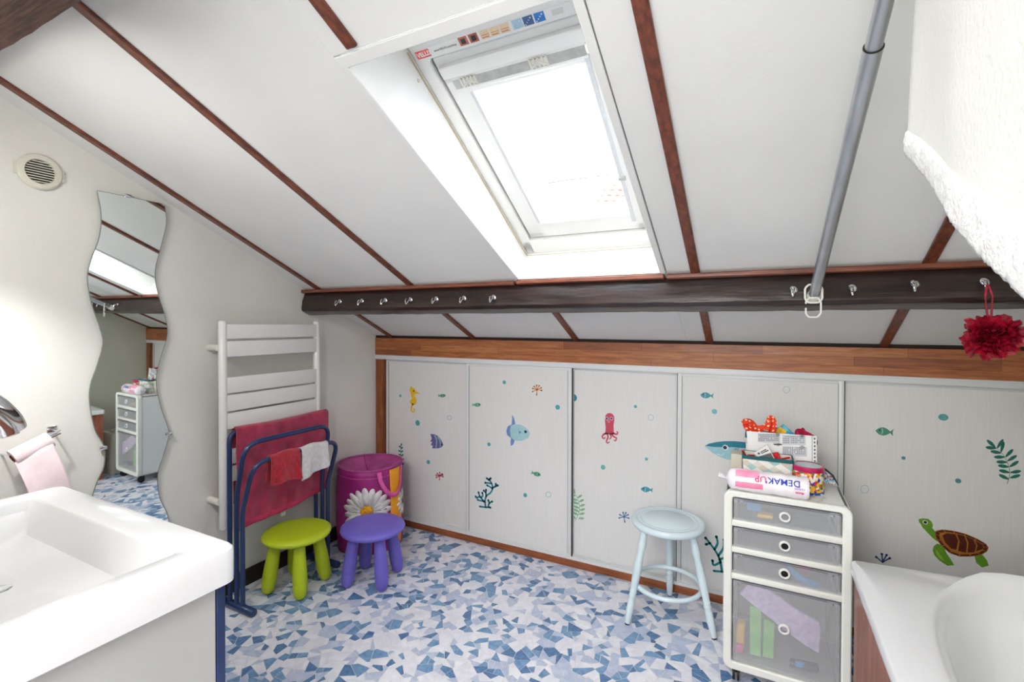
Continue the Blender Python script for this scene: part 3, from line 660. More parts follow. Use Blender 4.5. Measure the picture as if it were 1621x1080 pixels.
# ------------------------------------------------------------------ beams, trim on the beam, hooks
def beam(name, prof, x0, x1, m_, label, seed):
    rr = random.Random(seed); n = 60; mb = MB(); V = []; F = []; k = len(prof)
    for i in range(n+1):
        x = x0+(x1-x0)*i/n
        for (y, z) in prof: V.append((x, y+rr.uniform(-.0018, .0018), z+rr.uniform(-.0018, .0018)))
    for i in range(n):
        for j in range(k): F.append((i*k+j, i*k+(j+1) % k, (i+1)*k+(j+1) % k, (i+1)*k+j))
    F += [tuple(range(k)), tuple(n*k+j for j in range(k))]; mb.add(V, F)
    return tag(mb.build(name, m_, None, smooth=30, bev=.003), label, 'beam')
beam('wooden_beam', [(-.590, zc(-.59)-.010), (-.612, 1.50), (-.620, 1.452), (-.612, 1.437), (-.565, 1.417), (-.50, 1.420), (-.470, 1.46), (-.470, zc(-.47)-.004)], .002, XW-.002, M['beam'], 'dark varnished wooden beam with silver hooks, crossing under the sloping ceiling', 3)
beam('wooden_beam', [(-2.02, zc(-2.02)-.002), (-2.010, 2.135), (-2.022, 2.098), (-2.20, 2.088), (-2.22, 2.11), (-2.22, zc(-2.22)-.002)], .002, XW-.002, M['beam2'], 'rough brown wooden beam in the upper left corner', 4)
t = MB()
P = [(-.600, zc(-.60)-.0125), (-.620, zc(-.60)-.013), (-.622, zc(-.60)-.030), (-.6008, zc(-.6)-.034)]
t = MB().prism([(.002, y, z+.008) for y, z in P], (1.39-.002, 0, 0)); t.prism([(1.40, y+.004, z+.010) for y, z in P], (2.045-1.40, 0, 0)); t.prism([(2.055, y, z+.008) for y, z in P], (XW-.004-2.055, 0, 0))
tag(t.build('trim_9', M['battenx'], None, bev=.003), kind='structure')
HK = [(.305, 0), (.469, 1), (.633, 0), (.799, 2), (.959, 0), (1.121, 0), (1.283, 0), (2.479, 3), (2.648, 4), (2.81, 5), (2.975, 6)]
ordn = ['first', 'second', 'third', 'fourth', 'fifth', 'sixth', 'seventh']
for i, (x, rot) in enumerate(HK):
    z = 1.487+(.008 if x > 2.7 else 0); y = -.6155
    lab = ('small silver hook on the dark beam, %s from the left' % ordn[i]) if i < 7 else ['small silver hook on the beam just left of the steel rail', 'small silver hook on the beam just right of the steel rail', 'small silver hook midway between steel rail and red puff', 'small silver hook on the beam holding the red bath puff'][i-7]
    t = thing('wall_hook', (x, y, z-.02), lab, 'hook', 'silver hooks along the dark beam')
    a = [.0, .3, .0, -.5, 0, 0, 0, .1, .1, -.1, .1][i]
    mb = MB(); mb.lathe([(0, -.001), (.009, -.001), (.010, .001), (.0085, .003), (.004, .0042), (0, .0042)], (x+.004, y+.001, z+.003), 16, axis=(0, -1, 0), sy=1.35); mb.build('back_plate', M['chrome'], t)
    mb = MB(); pts_ = []
    for k in range(13):
        q = k/12; ang = -pi/2+q*pi*1.15
        pts_.append((x+.004+a*.012*q-.010*q, y-.004-.016*(sin(pi*q)**.8)-(.012*q), z+.006-.026*sin(pi*min(1, q*1.25)/1.25)*1.0+(.030*max(0, q-.55))))
    mb.tube(pts_, [.0038-.001*abs(q/12-.5) for q in range(13)], 8); e = pts_[-1]; mb.lathe([(0, -.0045), (.004, -.0025), (.0048, 0), (.004, .0025), (0, .0045)], e, 10); mb.build('prong', M['chrome'], t)
    mb = MB(); mb.cyl((x+.004, y-.004, z+.006), (x+.004, y-.0055, z+.006), .0022, n=8); mb.build('screw', M['slotg'], t)

# ------------------------------------------------------------------ steel curtain rail, rings, cloth, puff
t = thing('curtain_rail', (2.541, -.66, 1.468), 'grey steel telescopic rail running from the dark beam up beside the white cloth', 'rail')
E0 = Vector((2.541, -.645, 1.470)); E1 = Vector((2.556, -1.486, 1.866)); dr = (E1-E0).normalized(); E2 = E1+dr*.42
MB().cyl(E0, E1, .0160, n=28).build('outer_tube', M['nickel'], t)
MB().cyl(E1-dr*.02, E2, .0138, n=28).build('inner_tube', M['nickel'], t)
MB().cyl(E1-dr*.001, E1+dr*.001, .0163, n=28).build('tube_lip', M['rub'], t)
MB().lathe([(0, -.028), (.020, -.027), (.0215, -.012), (.020, 0), (.017, .004)], E0, 24, axis=dr).build('end_cap', M['ringw'], t)
def ringmesh(c, rx, rz, tilt, r=.0028, gap=False):
    P = []; n = 30
    for k in range(n+1 if gap else n):
        q = 2*pi*(k/(n) if not gap else .03+.94*k/n)+pi*(.95 if gap else 0); X = rx*cos(q); Z = rz*sin(q)
        Z = max(-rz, min(rz, Z*1.12)); X = max(-rx, min(rx, X*1.15)); P.append(c+Vector((X*cos(tilt[0]), X*sin(tilt[0])+Z*sin(tilt[1]), Z*cos(tilt[1]))))
    return MB().tube(P, r, 8, closed=not gap)
c1 = onax(1288, 465, 1, -.685); tag(ringmesh(c1, .026, .030, (.30, .1), .0033).build('curtain_ring', M['ringw'], None), 'white oval plastic ring round the end of the steel rail', 'ring')
c2 = onax(1287.5, 487, 1, -.685); tag(ringmesh(c2, .022, .032, (.2, 0), .003, True).build('curtain_ring', M['ringw'], None), 'open white plastic ring hanging from another ring at the rail end', 'ring')
# white cloth over the rail
cl = thing('hanging_cloth', (2.575, -1.9, 1.4), 'large white cloth with fluffy hem hanging at the upper right, beside the steel rail', 'cloth')
def clothpt(u, v):   # u along -y from far edge, v from hem (0) to the top (1)
    y = -1.655-u*.95
    hem = 1.632-u*.95*.620 if u < .9 else 1.632-.9*.95*.62
    y0 = y-(.02+.16*v*(1-.4*u))*v*.7
    top = min(2.02+.42*u, zc(y0)-.03)
    z = hem+(top-hem)*v
    x = 2.558+.008*sin(u*9+1)+.010*sin(u*17+v*4)*(1-v)*u+.016*sin(v*5+u*6)*u+.06*max(0, u-.25)*(1-v)
    if u < .03: x += .012*(1-u/.03)
    # diagonal folds
    x += .012*math.exp(-((u-.30-.30*(1-v))/.05)**2)*(v < .9)
    return Vector((x, y0, z))
mb = MB(); mb.grid(lambda u, v: clothpt(u, .05+.95*v), 70, 50); mb.build('cloth', M['curt'], cl, solid=.006, smooth=180)
rr = random.Random(11); mb = MB()
mb.grid(lambda u, v: clothpt(u, -.006+.075*v)+Vector((-.003*sin(pi*v)**.6+rr.uniform(-.0009, .0009), 0, rr.uniform(-.0008, .0008))), 300, 12); mb.build('terry_hem', M['fluff'], cl, solid=.008, smooth=180)
# bath puff
pc = Vector((2.973, -.672, 1.338))
pf = thing('bath_puff', (pc.x, pc.y, pc.z-.07), 'crimson netting bath puff hanging from the rightmost hook', 'bath puff')
mb = MB(); rr = random.Random(2)
for k in range(26):
    d0 = Vector((rr.gauss(0, 1), rr.gauss(0, 1)-.6, rr.gauss(0, .9))).normalized(); c = pc+d0*rr.uniform(.018, .036); R0 = rr.uniform(.026, .042); X, Y, Z, _ = unrot((0, 0, 0), d0); ph = rr.random()*6
    nf = rr.choice([3, 4, 5])
    def fn(u, v, c=c, R0=R0, X=X, Y=Y, Z=Z, ph=ph, nf=nf):
        a = 2*pi*u; r = R0*(.12+v*(1+.16*sin(nf*a+ph))); h = R0*(.75*v**2+.22*sin(nf*a+ph*2)*v+.12*sin(11*a+ph)*v)
        return c+X*r*cos(a)+Y*r*sin(a)*.8+Z*(h-.006)
    mb.grid(fn, 40, 6, True)
mb.build('netting', M['puff'], pf, smooth=180)
MB().tube([(2.974, -.643, 1.487), (2.968, -.655, 1.45), (2.972, -.668, 1.36)], .0028, 8).build('cord', M['puff'], pf)
MB().tube([(2.978, -.643, 1.487), (2.984, -.655, 1.452), (2.976, -.668, 1.36)], .0028, 8).build('cord', M['puff'], pf)

# ------------------------------------------------------------------ left wall: vent, mirror, radiator, paper
vc = Vector((0, -1.763, 1.926))
t = thing('air_vent', (0.001, vc.y, vc.z-.07), 'round cream air vent grille on the left wall above the wavy mirror', 'vent')
MB().lathe([(.048, .0), (.064, .0), (.066, .010), (.060, .017), (.046, .019), (.043, .014), (.043, .004)], (0.001, vc.y, vc.z), 48, axis=(1, 0, 0)).build('outer_ring', M['ventw'], t)
MB().lathe([(0, 0), (.043, 0), (.043, .003), (0, .003)], (0.001, vc.y, vc.z), 40, axis=(1, 0, 0)).build('duct', M['black'], t)
for k in range(-4, 5):
    dz = k*.0092; h = sqrt(max(0, .0435**2-dz**2)); MB().box(.005, .012, vc.y-h, vc.y+h, vc.z+dz-.0016, vc.z+dz+.0016).build('grille_bar', M['ventw'], t)
for sgn in (-1, 1):
    mb = MB(); mb.box(.001, .010, vc.y+sgn*.030-.0, vc.y+sgn*.030+.001, vc.z, vc.z+.001)
    ya, yb = sorted((vc.y+sgn*.048, vc.y+sgn*.070)); mb = MB(); mb.box(.001, .011, ya, yb, vc.z-.022, vc.z+.022, bev=.002)
    for k in range(7): mb.box(.010, .014, ya+.001, yb-.001, vc.z-.020+k*.0062, vc.z-.0172+k*.0062)
    mb.build('side_louvre', M['ventw'], t)
# wavy mirror: outline as read from the photograph (y, z)
LT = [(-1.594, 1.897), (-1.581, 1.806), (-1.587, 1.715), (-1.613, 1.623), (-1.626, 1.547), (-1.614, 1.447), (-1.586, 1.346), (-1.578, 1.282), (-1.598, 1.194), (-1.619, 1.119), (-1.621, 1.044), (-1.605, .94), (-1.577, .87), (-1.575, .792), (-1.600, .725), (-1.617, .66), (-1.622, .60), (-1.612, .52), (-1.588, .45), (-1.575, .40)]
RT = [(-1.354, 1.895), (-1.346, 1.815), (-1.366, 1.715), (-1.391, 1.60), (-1.384, 1.512), (-1.354, 1.401), (-1.344, 1.316), (-1.370, 1.218), (-1.389, 1.121), (-1.374, 1.007), (-1.344, .903), (-1.340, .859), (-1.361, .779), (-1.384, .699), (-1.378, .598), (-1.345, .50), (-1.340, .40)]
def smooth2(P, n=6):
    out = []; P = [Vector(p) for p in P]; m_ = len(P)
    for i in range(m_-1):
        p0, p1, p2, p3 = P[max(i-1, 0)], P[i], P[i+1], P[min(i+2, m_-1)]
        for k in range(n):
            t_ = k/n; out.append(.5*((2*p1)+(-p0+p2)*t_+(2*p0-5*p1+4*p2-p3)*t_*t_+(-p0+3*p1-3*p2+p3)*t_**3))
    return out+[P[-1]]
out_ = smooth2(LT)+smooth2(RT)[::-1]
t = thing('wavy_mirror', (.006, -1.48, .40), 'tall frameless mirror with wavy sides on the left wall', 'mirror')
def mx_(y, z=1.2): return .018+.027*(y+1.48)+.006*(z-1.2)
MB().prism([(mx_(p.x, p.y), p.x, p.y) for p in out_], (-.004, 0, 0)).build('mirror_plate', M['mirror'], t, smooth=0)
e_ = [(mx_(p.x, p.y)-.002, p.x, p.y) for p in out_]
MB().tube(e_, .0022, 6, closed=True).build('edge', mat('glass_edge', (120, 132, 126), .2), t)
for y, z in ((-1.49, 1.899), (-1.339, .87), (-1.58, .86)):
    MB().box(mx_(y, z)-.004, mx_(y, z)+.004, y-.012, y+.012, z-.006, z+.008, bev=.001).build('mirror_clip', M['chrome'], t)
for y, z in ((-1.48, 1.8), (-1.48, .6)): MB().box(.001, mx_(y, z)-.0045, y-.05, y+.05, z-.05, z+.05).build('wall_spacer', M['black'], t)
# towel radiator
t = thing('towel_radiator', (.10, -.88, .375), 'white enamel towel radiator with flat bars on the left wall', 'radiator')
RY0, RY1 = -1.142, -.595; RZ0, RZ1 = .378, 1.378
for y in (RY0, RY1): MB().lathe([(0, RZ0), (.014, RZ0), (.019, RZ0+.006), (.019, RZ1-.006), (.014, RZ1), (0, RZ1)], (.10, y, 0), 24).build('post', M['radw'], t)
for z1, z0 in ((1.362, 1.292), (1.281, 1.205), (1.107, 1.030), (1.021, .943), (.934, .858), (.760, .686), (.676, .600)):
    MB().box(.103, .117, RY0+.012, RY1-.012, z0, z1, bev=.004).build('slat', M['radw'], t)
for y in (RY0+.0, RY1):
    for z in (1.25, .51): 
        MB().cyl((.002, y-.006 if y < -1 else y+.02, z), (.088, y-.012 if y < -1 else y+.008, z), .016, n=20).build('wall_bracket', M['ringw'], t)
# paper roll on a wire holder
t = thing('paper_holder', (.0, -1.80, .90), 'slim metal roll holder on the left wall behind the washbasin', 'holder')
Hp = onax(96, 686, 0, .075); Hq = onax(22, 722, 0, .075)
MB().tube([(.001, Hp.y, Hp.z+.005), (.06, Hp.y, Hp.z+.004), Hp, Hq, (.06, Hq.y-.005, Hq.z), (.001, Hq.y-.01, Hq.z)], .0032, 8).build('rod', M['chrome'], t)
MB().tube([Hp+Vector((0, 0, .012)), Hp.lerp(Hq, .35)+Vector((0, 0, .010))], .0028, 8).build('rod', M['chrome'], t)
MB().box(.0005, .006, Hp.y-.015, Hp.y+.015, Hp.z-.012, Hp.z+.02, bev=.002).build('wall_plate', M['chrome'], t)
RR0 = onax(79, 696, 0, .075); RR1 = onax(20, 726, 0, .075); ax_ = (RR1-RR0).normalized()
t = thing('paper_roll', (.075, RR1.y, RR1.z-.03), 'pale pink paper roll with a loose sheet hanging beside the washbasin', 'paper roll')
MB().lathe([(.014, 0), (.030, 0), (.030, (RR1-RR0).length), (.014, (RR1-RR0).length)], RR0, 30, axis=ax_).build('roll', M['ppaper'], t)
MB().lathe([(.0125, -.001), (.014, -.001), (.014, (RR1-RR0).length+.002), (.0125, (RR1-RR0).length+.002)], RR0, 24, axis=ax_).build('core', M['card'], t)
s0, s1 = onax(83, 700, 0, .10), onax(24, 733, 0, .10); s2, s3 = onax(119, 790, 0, .13), onax(50, 800, 0, .13)
def sh(u, v): p = s0.lerp(s1, u).lerp(s2.lerp(s3, u), v); return p+Vector((.012*sin(v*3)+.004*sin(u*5+v*4), 0, .0))
MB().grid(sh, 16, 16).build('loose_sheet', M['ppaper'], t, solid=.0008, smooth=180)

# ------------------------------------------------------------------ washbasin and vanity
BX0, BX1, BY0, BY1, BZ = .392, 1.292, -2.405, -1.843, .850
t = thing('washbasin', ((BX0+BX1)/2, (BY0+BY1)/2, .765), 'large white rectangular ceramic washbasin in the lower left', 'washbasin')
def rrect(x0, x1, y0, y1, r, n=6):
    P = []
    for cx, cy, a0 in ((x1-r, y1-r, 0), (x0+r, y1-r, pi/2), (x0+r, y0+r, pi), (x1-r, y0+r, 3*pi/2)):
        for k in range(n+1): a = a0+pi/2*k/n; P.append((cx+r*cos(a), cy+r*sin(a)))
    return P
mb = MB()
rings = [(BX0+.012, BX1-.012, BY0, BY1-.012, .02, .760), (BX0, BX1, BY0, BY1, .030, .768), (BX0, BX1, BY0, BY1, .030, BZ-.014), (BX0+.002, BX1-.002, BY0+.002, BY1-.002, .028, BZ-.006), (BX0+.007, BX1-.007, BY0+.007, BY1-.007, .026, BZ-.001), (BX0+.014, BX1-.014, BY0+.014, BY1-.014, .022, BZ),
         (.462, 1.214, -2.315, -1.932, .014, BZ), (.465, 1.211, -2.312, -1.935, .012, BZ-.0015), (.469, 1.206, -2.308, -1.940, .012, BZ-.007), (.478, 1.196, -2.298, -1.952, .014, BZ-.030), (.540, 1.180, -2.27, -1.985, .03, BZ-.072), (.62, 1.10, -2.20, -2.04, .05, BZ-.085), (.80, .88, -2.14, -2.10, .015, BZ-.092)]
V = []
for r_ in rings: V.append([(x, y, r_[5]) for x, y in rrect(*r_[:5])])
n = len(V[0]); allv = [p for r_ in V for p in r_]; F = []
for j in range(len(V)-1):
    for i in range(n): F.append((j*n+i, j*n+(i+1) % n, (j+1)*n+(i+1) % n, (j+1)*n+i))
F += [tuple(range(n)), tuple((len(V)-1)*n+i for i in range(n))]
mb.add(allv, F); mb.build('basin', M['cer'], t, smooth=27)
MB().lathe([(0, 0), (.022, 0), (.024, .002), (.020, .004), (0, .003)], (.84, -2.12, BZ-.092), 24).build('drain', M['chrome'], t)
t = thing('vanity_cabinet', ((BX0+BX1)/2, -2.12, 0), 'white vanity unit with navy blue front under the washbasin', 'cabinet')
MB().box(BX1-.037, BX1-.016, -2.40, -1.890, .10, .762).build('side_panel', M['panelw'], t, bev=.001)
MB().box(BX0+.02, BX0+.04, -2.40, -1.890, .10, .762).build('side_panel', M['panelw'], t, bev=.001)
MB().box(BX0+.04, BX1-.037, -2.40, -1.890, .10, .12).build('bottom_panel', M['panelw'], t)
MB().box(BX0+.02, (BX0+BX1)/2-.0015, -1.888, -1.868, .10, .758).build('door', M['blue'], t, bev=.002)
MB().box((BX0+BX1)/2+.0015, BX1-.014, -1.888, -1.868, .10, .758).build('door', M['blue'], t, bev=.002)
for x in (BX0+.06, BX1-.06):
    for y in (-2.36, -1.93): MB().cyl((x, y, 0), (x, y, .10), .02, .024, n=16).build('leg', M['chrome'], t)
# faucet: high curved spout
t = thing('faucet', (.86, -2.36, BZ), 'chrome faucet with curved spout at the left edge', 'faucet')
FP = [(.84, -2.36, .85), (.84, -2.362, .95), (.838, -2.35, 1.05), (.835, -2.31, 1.115), (.83, -2.25, 1.145), (.825, -2.18, 1.150), (.820, -2.125, 1.128), (.815, -2.090, 1.085), (.812, -2.080, 1.060)]
FP = [(x, y-.018*min(1, i/4), z+.055*min(1, i/3)) for i, (x, y, z) in enumerate(FP)]; FP = smooth2(FP, 5)
mb = MB(); mb.tube(FP, [.030+.009*min(1, i/len(FP)*1.3) for i in range(len(FP))], 20); mb.build('spout', M['chrome'], t, smooth=80)
MB().lathe([(0, 0), (.036, 0), (.037, .006), (.030, .012), (.027, .02)], (.84, -2.36, .85), 28).build('base', M['chrome'], t)
MB().tube([(.87, -2.36, .95), (.93, -2.35, .97), (.985, -2.345, 1.0)], [.014, .009, .007], 12).build('lever', M['chrome'], t)
MB().cyl((.812, -2.098, 1.119), (.812, -2.096, 1.105), .024, n=20).build('aerator', M['slotg'], t)
# vanity lamp
t = thing('wall_lamp', (.75, -2.40, 1.9), 'white bar lamp on the wall above the washbasin', 'lamp')
MB().box(.48, 1.02, -2.418, -2.34, 1.90, 1.95, bev=.008).build('housing', M['winw'], t); MB().box(.50, 1.0, -2.36, -2.30, 1.895, 1.93, bev=.01).build('lamp_glass', M['glow'], t)

# ------------------------------------------------------------------ towel rack and cloths
t = thing('towel_rack', (.18, -.87, 0), 'folding navy blue tube towel rack standing before the white radiator', 'towel rack')
YN, YR = -1.125, -.62
for y, nm in ((YN, 0), (YR, 1)):
    mb = MB(); mb.lathe([(0, 0), (.016, 0), (.019, .004), (.019, .236), (.016, .240), (0, .240)], (.058, y, .0192), 24, axis=(1, 0, 0)); mb.build('foot', M['blue'], t)
def fillet(P, r, n=7):
    P = [Vector(p) for p in P]; out = [P[0]]
    for i in range(1, len(P)-1):
        a, b_, c = P[i-1], P[i], P[i+1]; d1 = (a-b_).normalized(); d2 = (c-b_).normalized(); rr_ = min(r if not isinstance(r, list) else r[i], (a-b_).length*.48, (c-b_).length*.48)
        A, C_ = b_+d1*rr_, b_+d2*rr_
        for k in range(n+1): s_ = k/n; out.append(A*(1-s_)**2+b_*2*s_*(1-s_)+C_*s_*s_)
    return out+[P[-1]]
MB().tube(fillet([(.120, YN, .025), (.120, YN, .842), (.120, YR, .842), (.120, YR, .025)], .05), .0115, 14).build('tube_frame', M['blue'], t, smooth=80)
MB().tube(fillet([(.172, YN, .025), (.172, YN, .53), (.235, YN, .800), (.235, YR, .800), (.172, YR, .53), (.172, YR, .025)], .085), .0115, 14).build('tube_frame', M['blue'], t, smooth=80)
MB().tube(fillet([(.216, YN, .025), (.216, YN, .475), (.300, YN, .720), (.300, YR, .720), (.216, YR, .475), (.216, YR, .025)], [0, .03, .085, .085, .03, 0]), .0115, 14).build('tube_frame', M['blue'], t, smooth=80)
# big raspberry towel over the rear frame
tw = thing('bath_towel', (.12, -.85, .35), 'large raspberry pink towel draped over the blue rack', 'towel')
def drape(bar, y0, y1, r, lf, lb, wav=.006, slant=0, seed=0, crease=0.):
    """bar=(x,z); front length lf, back length lb"""
    rr_ = random.Random(seed); ph = rr_.random()*6
    def fn(u, v):
        y = y0+(y1-y0)*u; arc = pi*r; lfu = lf+slant*(1-u); tot = lfu+arc+lb; s_ = v*tot
        if s_ < lfu: x = bar[0]+r; z = bar[1]-(lfu-s_); k = (lfu-s_)/max(lfu, .01); x += crease*(sin(u*23+z*9+ph)*sin(z*31+u*5)+.6*sin(u*41-z*22))*min(1, k*4)
        elif s_ < lfu+arc: a = (s_-lfu)/r; x = bar[0]+r*cos(a); z = bar[1]+r*sin(a); k = 0
        else: x = bar[0]-r; z = bar[1]-(s_-lfu-arc); k = (s_-lfu-arc)/lb
        w = wav*k*(sin(u*9+ph+k*1.3)+.5*sin(u*19+ph*2))
        y += .006*sin(k*4+ph)*(1 if u > .5 else -1)*k
        z += .004*sin(u*7+ph)
        return Vector((x+w+(.0 if x < bar[0] else .004*k), y, z))
    return fn
fn = drape((.120, .842), YN+.025, YR+.075, .0165, .44, .36, .006, .045, 3, .0028)
MB().grid(fn, 60, 90).build('cloth', M['towel'], tw, solid=.007, smooth=180)
def hemf(u, v): p = fn(u, .030*v+.002); return p+Vector((.0042, 0, 0))
def hemf2(u, v): p = fn(u, .085+.014*v); return p+Vector((.0042, 0, 0))
MB().grid(hemf, 60, 4).build('hem_band', M['towelb'], tw, solid=.003, smooth=180)
MB().box(.131, .1345, YN+.27, YN+.295, .345, .372).build('care_label', M['white_t'], tw)
fr_ = drape((.300, .720), -1.045, -.885, .0160, .135, .11, .005, -.01, 5, .0015)
c_ = MB().grid(fr_, 24, 40).build('wash_mitt', M['red'], None, solid=.008, smooth=180); tag(c_, 'crimson wash cloth hung over the front bar of the blue rack', 'cloth')
fw_ = drape((.300, .720), -.872, -.705, .0160, .115, .10, .006, .035, 6)
c_ = MB().grid(fw_, 24, 40).build('wash_cloth', M['white_t'], None, solid=.005, smooth=180); tag(c_, 'small white wash cloth hung beside the crimson cloth on the rack', 'cloth')

# ------------------------------------------------------------------ children's stools
def kid_stool(loc, rot, m_, label):
    t = thing('child_stool', (0, 0, 0), label, 'stool', 'round plastic children stools')
    MB().lathe([(0, .262), (.120, .262), (.150, .264), (.164, .272), (.168, .281), (.165, .291), (.152, .299), (.13, .3015), (.06, .300), (0, .2995)], (0, 0, 0), 56).build('seat', m_, t, local=True, smooth=80)
    for k in range(4):
        a = k*pi/2; tp = Vector((.098*cos(a), .098*sin(a), .268)); bt = Vector((.140*cos(a), .140*sin(a), .004)); ax = (tp-bt).normalized(); L = (tp-bt).length
        MB().lathe([(0, -.002), (.014, .0), (.024, .008), (.030, .024), (.0335, .050), (.0345, .072), (.0338, .0735), (.0345, .075), (.0345, .10), (.033, .15), (.030, .20), (.027, L)], bt, 28, axis=ax).build('leg', m_, t, local=True, smooth=80)
    t.location = loc; t.rotation_euler.z = rot; return t
kid_stool((.252, -.853, 0), radians(-33), M['lime'], 'lime green plastic stool with fat legs standing before the towel rack')
kid_stool((.553, -.620, 0), radians(-28), M['purple'], 'violet plastic stool with fat legs standing before the flowered basket')

# ------------------------------------------------------------------ pop-up hamper
HC = Vector((.215, -.285, 0)); HR = .193; HH = .498
t = thing('laundry_basket', (HC.x, HC.y, 0), 'magenta pop-up laundry basket with big daisy in the corner', 'laundry basket')
def hp(a, z, r=0): return Vector((HC.x+(HR+r+.004*sin(3*a+z*9)+.006*sin(pi*z/HH))*cos(a), HC.y+(HR+r+.004*sin(3*a+z*9)+.006*sin(pi*z/HH))*sin(a), z))
MB().grid(lambda u, v: hp(2*pi*u, .004+v*(HH-.004)), 72, 16, True).build('side_wall', M['magenta'], t, solid=.003, smooth=80)
MB().lathe([(0, .002), (HR-.004, .002), (HR-.004, .006), (0, .006)], HC, 48).build('bottom', M['magenta'], t)
MB().tube([hp(2*pi*k/60, HH) for k in range(60)], .0045, 8, closed=True).build('rim', M['maglid'], t)
MB().tube([hp(2*pi*k/60, HH-.045, .002) for k in range(60)], .0030, 8, closed=True).build('rim_seam', M['maglid'], t)
MB().grid(lambda u, v: Vector((HC.x+(HR-.004)*v*cos(2*pi*u), HC.y+(HR-.004)*v*sin(2*pi*u), HH-.055*(1-v**2)-.010*(1-v)*cos(4*pi*u))), 60, 10, True).build('top_cover', M['maglid'], t, solid=.002, smooth=80)
for a in (2.55, -.5, .9): MB().tube([Vector((HC.x+(HR-.006)*r*cos(a+q), HC.y+(HR-.006)*r*sin(a+q), HH-.055*(1-r*r)+.002)) for r, q in ((1, 0), (.8, .02), (.6, .05), (.4, .1), (.2, .3), (.02, .5))], .002, 6).build('cover_seam', M['magenta'], t)
ac = atan2(CAM.y-HC.y, CAM.x-HC.x)         # bearing of the room side
def patch(name, m_, a0, a1, z0, z1, r=.0045): MB().grid(lambda u, v: hp(a0+(a1-a0)*u, z0+(z1-z0)*v, r), 16, 16).build(name, m_, t, solid=.001, smooth=80)
patch('orange_panel', M['orange'], ac+.60, ac+1.12, .02, HH-.012)
def petals(ca, cz, R, n, r0, name='petal', ph=0):
    for k in range(n):
        th = 2*pi*k/n+ph; L = R*(1+.08*sin(k*3.1)); P = []
        for q in range(14):
            w = 2*pi*q/14; a = r0+(L-r0)*(1-cos(w))/2; b_ = sin(w)*R*.155*(.75+.25*(1-cos(w))/2)
            X = a*cos(th)-b_*sin(th); Z = a*sin(th)+b_*cos(th); P.append(hp(ca+X/HR, cz+Z, .0055+.0006*(k % 2)))
        c = sum(P, Vector())/len(P); mb = MB(); mb.add(P+[c+(hp(ca, cz, .01)-hp(ca, cz, 0)).normalized()*.001], [(i, (i+1) % 14, 14) for i in range(14)]); mb.build(name, M['petal'], t, smooth=80, solid=.0006)
petals(ac-.10, .262, .142, 19, .030)
MB().grid(lambda u, v: hp(ac-.10+.036*v*cos(2*pi*u)/HR, .262+.036*v*sin(2*pi*u), .007+.006*(1-v*v)), 24, 6, True).build('daisy_centre', M['core'], t, smooth=80)
petals(ac+1.30, .26, .085, 14, .02)
# handle strap
def strap(ca, span, z0, drop, out):
    def f(u, v):
        a = ca+span*(u-.5); s_ = sin(pi*u); p = hp(a, z0-drop*s_**.7, .006+out*s_); return p+Vector((0, 0, -.022+.024*v))+(hp(a, 0, .02)-hp(a, 0, 0)).normalized()*0
    MB().grid(f, 30, 4).build('handle', M['pinkst'], t, solid=.002, smooth=80)
def strap2(ca, span, z0, drop, out):
    P = []
    for k in range(25):
        u = k/24; a = ca+span*(u-.5); P.append(hp(a, z0-drop*(sin(pi*u)**.55), .008+out*sin(pi*u)))
    V = []; n = len(P)
    for i, p in enumerate(P):
        tg = (P[min(i+1, n-1)]-P[max(i-1, 0)]).normalized(); rad = Vector((p.x-HC.x, p.y-HC.y, 0)).normalized(); s_ = tg.cross(rad).normalized()*.013; V += [p-s_, p+s_]
    MB().add(V, [(2*i, 2*i+1, 2*i+3, 2*i+2) for i in range(n-1)]).build('handle', M['pinkst'], t, solid=.002, smooth=80)
strap2(ac+.72, .95, HH-.012, .150, .012); strap2(ac+.72+pi, .85, HH-.012, .135, .012)

# ------------------------------------------------------------------ pale blue wooden stool
SC = Vector((2.005, -.243, 0)); SH_ = .462
t = thing('wooden_stool', SC, 'round pale blue painted wooden stool with three turned legs', 'stool')
MB().lathe([(0, SH_-.030), (.152, SH_-.030), (.160, SH_-.026), (.164, SH_-.014), (.162, SH_-.004), (.155, SH_), (.138, SH_), (.136, SH_-.0018), (.133, SH_-.0018), (.131, SH_), (.120, SH_), (.118, SH_-.0015), (.115, SH_-.0015), (.113, SH_), (0, SH_+.001)], SC, 64).build('seat', M['pale'], t, smooth=50)
legs = [(1.852, -.375), (2.212, -.303), (1.985, -.045)]
ringP = []
for lx, ly in legs:
    d = Vector((lx-SC.x, ly-SC.y, 0)); tp = SC+d.normalized()*.115+Vector((0, 0, SH_-.03)); bt = Vector((lx, ly, .006)); ax = tp-bt; L = ax.length; ax.normalize()
    prof = [(0, 0), (.012, 0), (.0135, .004), (.0150, .03), (.0165, .07), (.0160, .105), (.0135, .118), (.0165, .124), (.0165, .130), (.0140, .134), (.0165, .140), (.0165, .146), (.0145, .150), (.0160, .17), (.0185, .22), (.0185, .26), (.0165, .30), (.0145, .330), (.0190, .350), (.0195, .356), (.0165, .375), (.0155, .40), (.0160, L)]
    MB().lathe(prof, bt, 24, axis=ax).build('leg', M['pale'], t, smooth=60)
    MB().cyl((lx, ly, .0005), bt+ax*.002, .011, .0125, n=16).build('leg_tip', M['rub'], t)
MB().tube([SC+Vector((.148*cos(2*pi*k/60), .148*sin(2*pi*k/60), .165)) for k in range(60)], .0105, 12, closed=True).build('ring_stretcher', M['pale'], t, smooth=80)

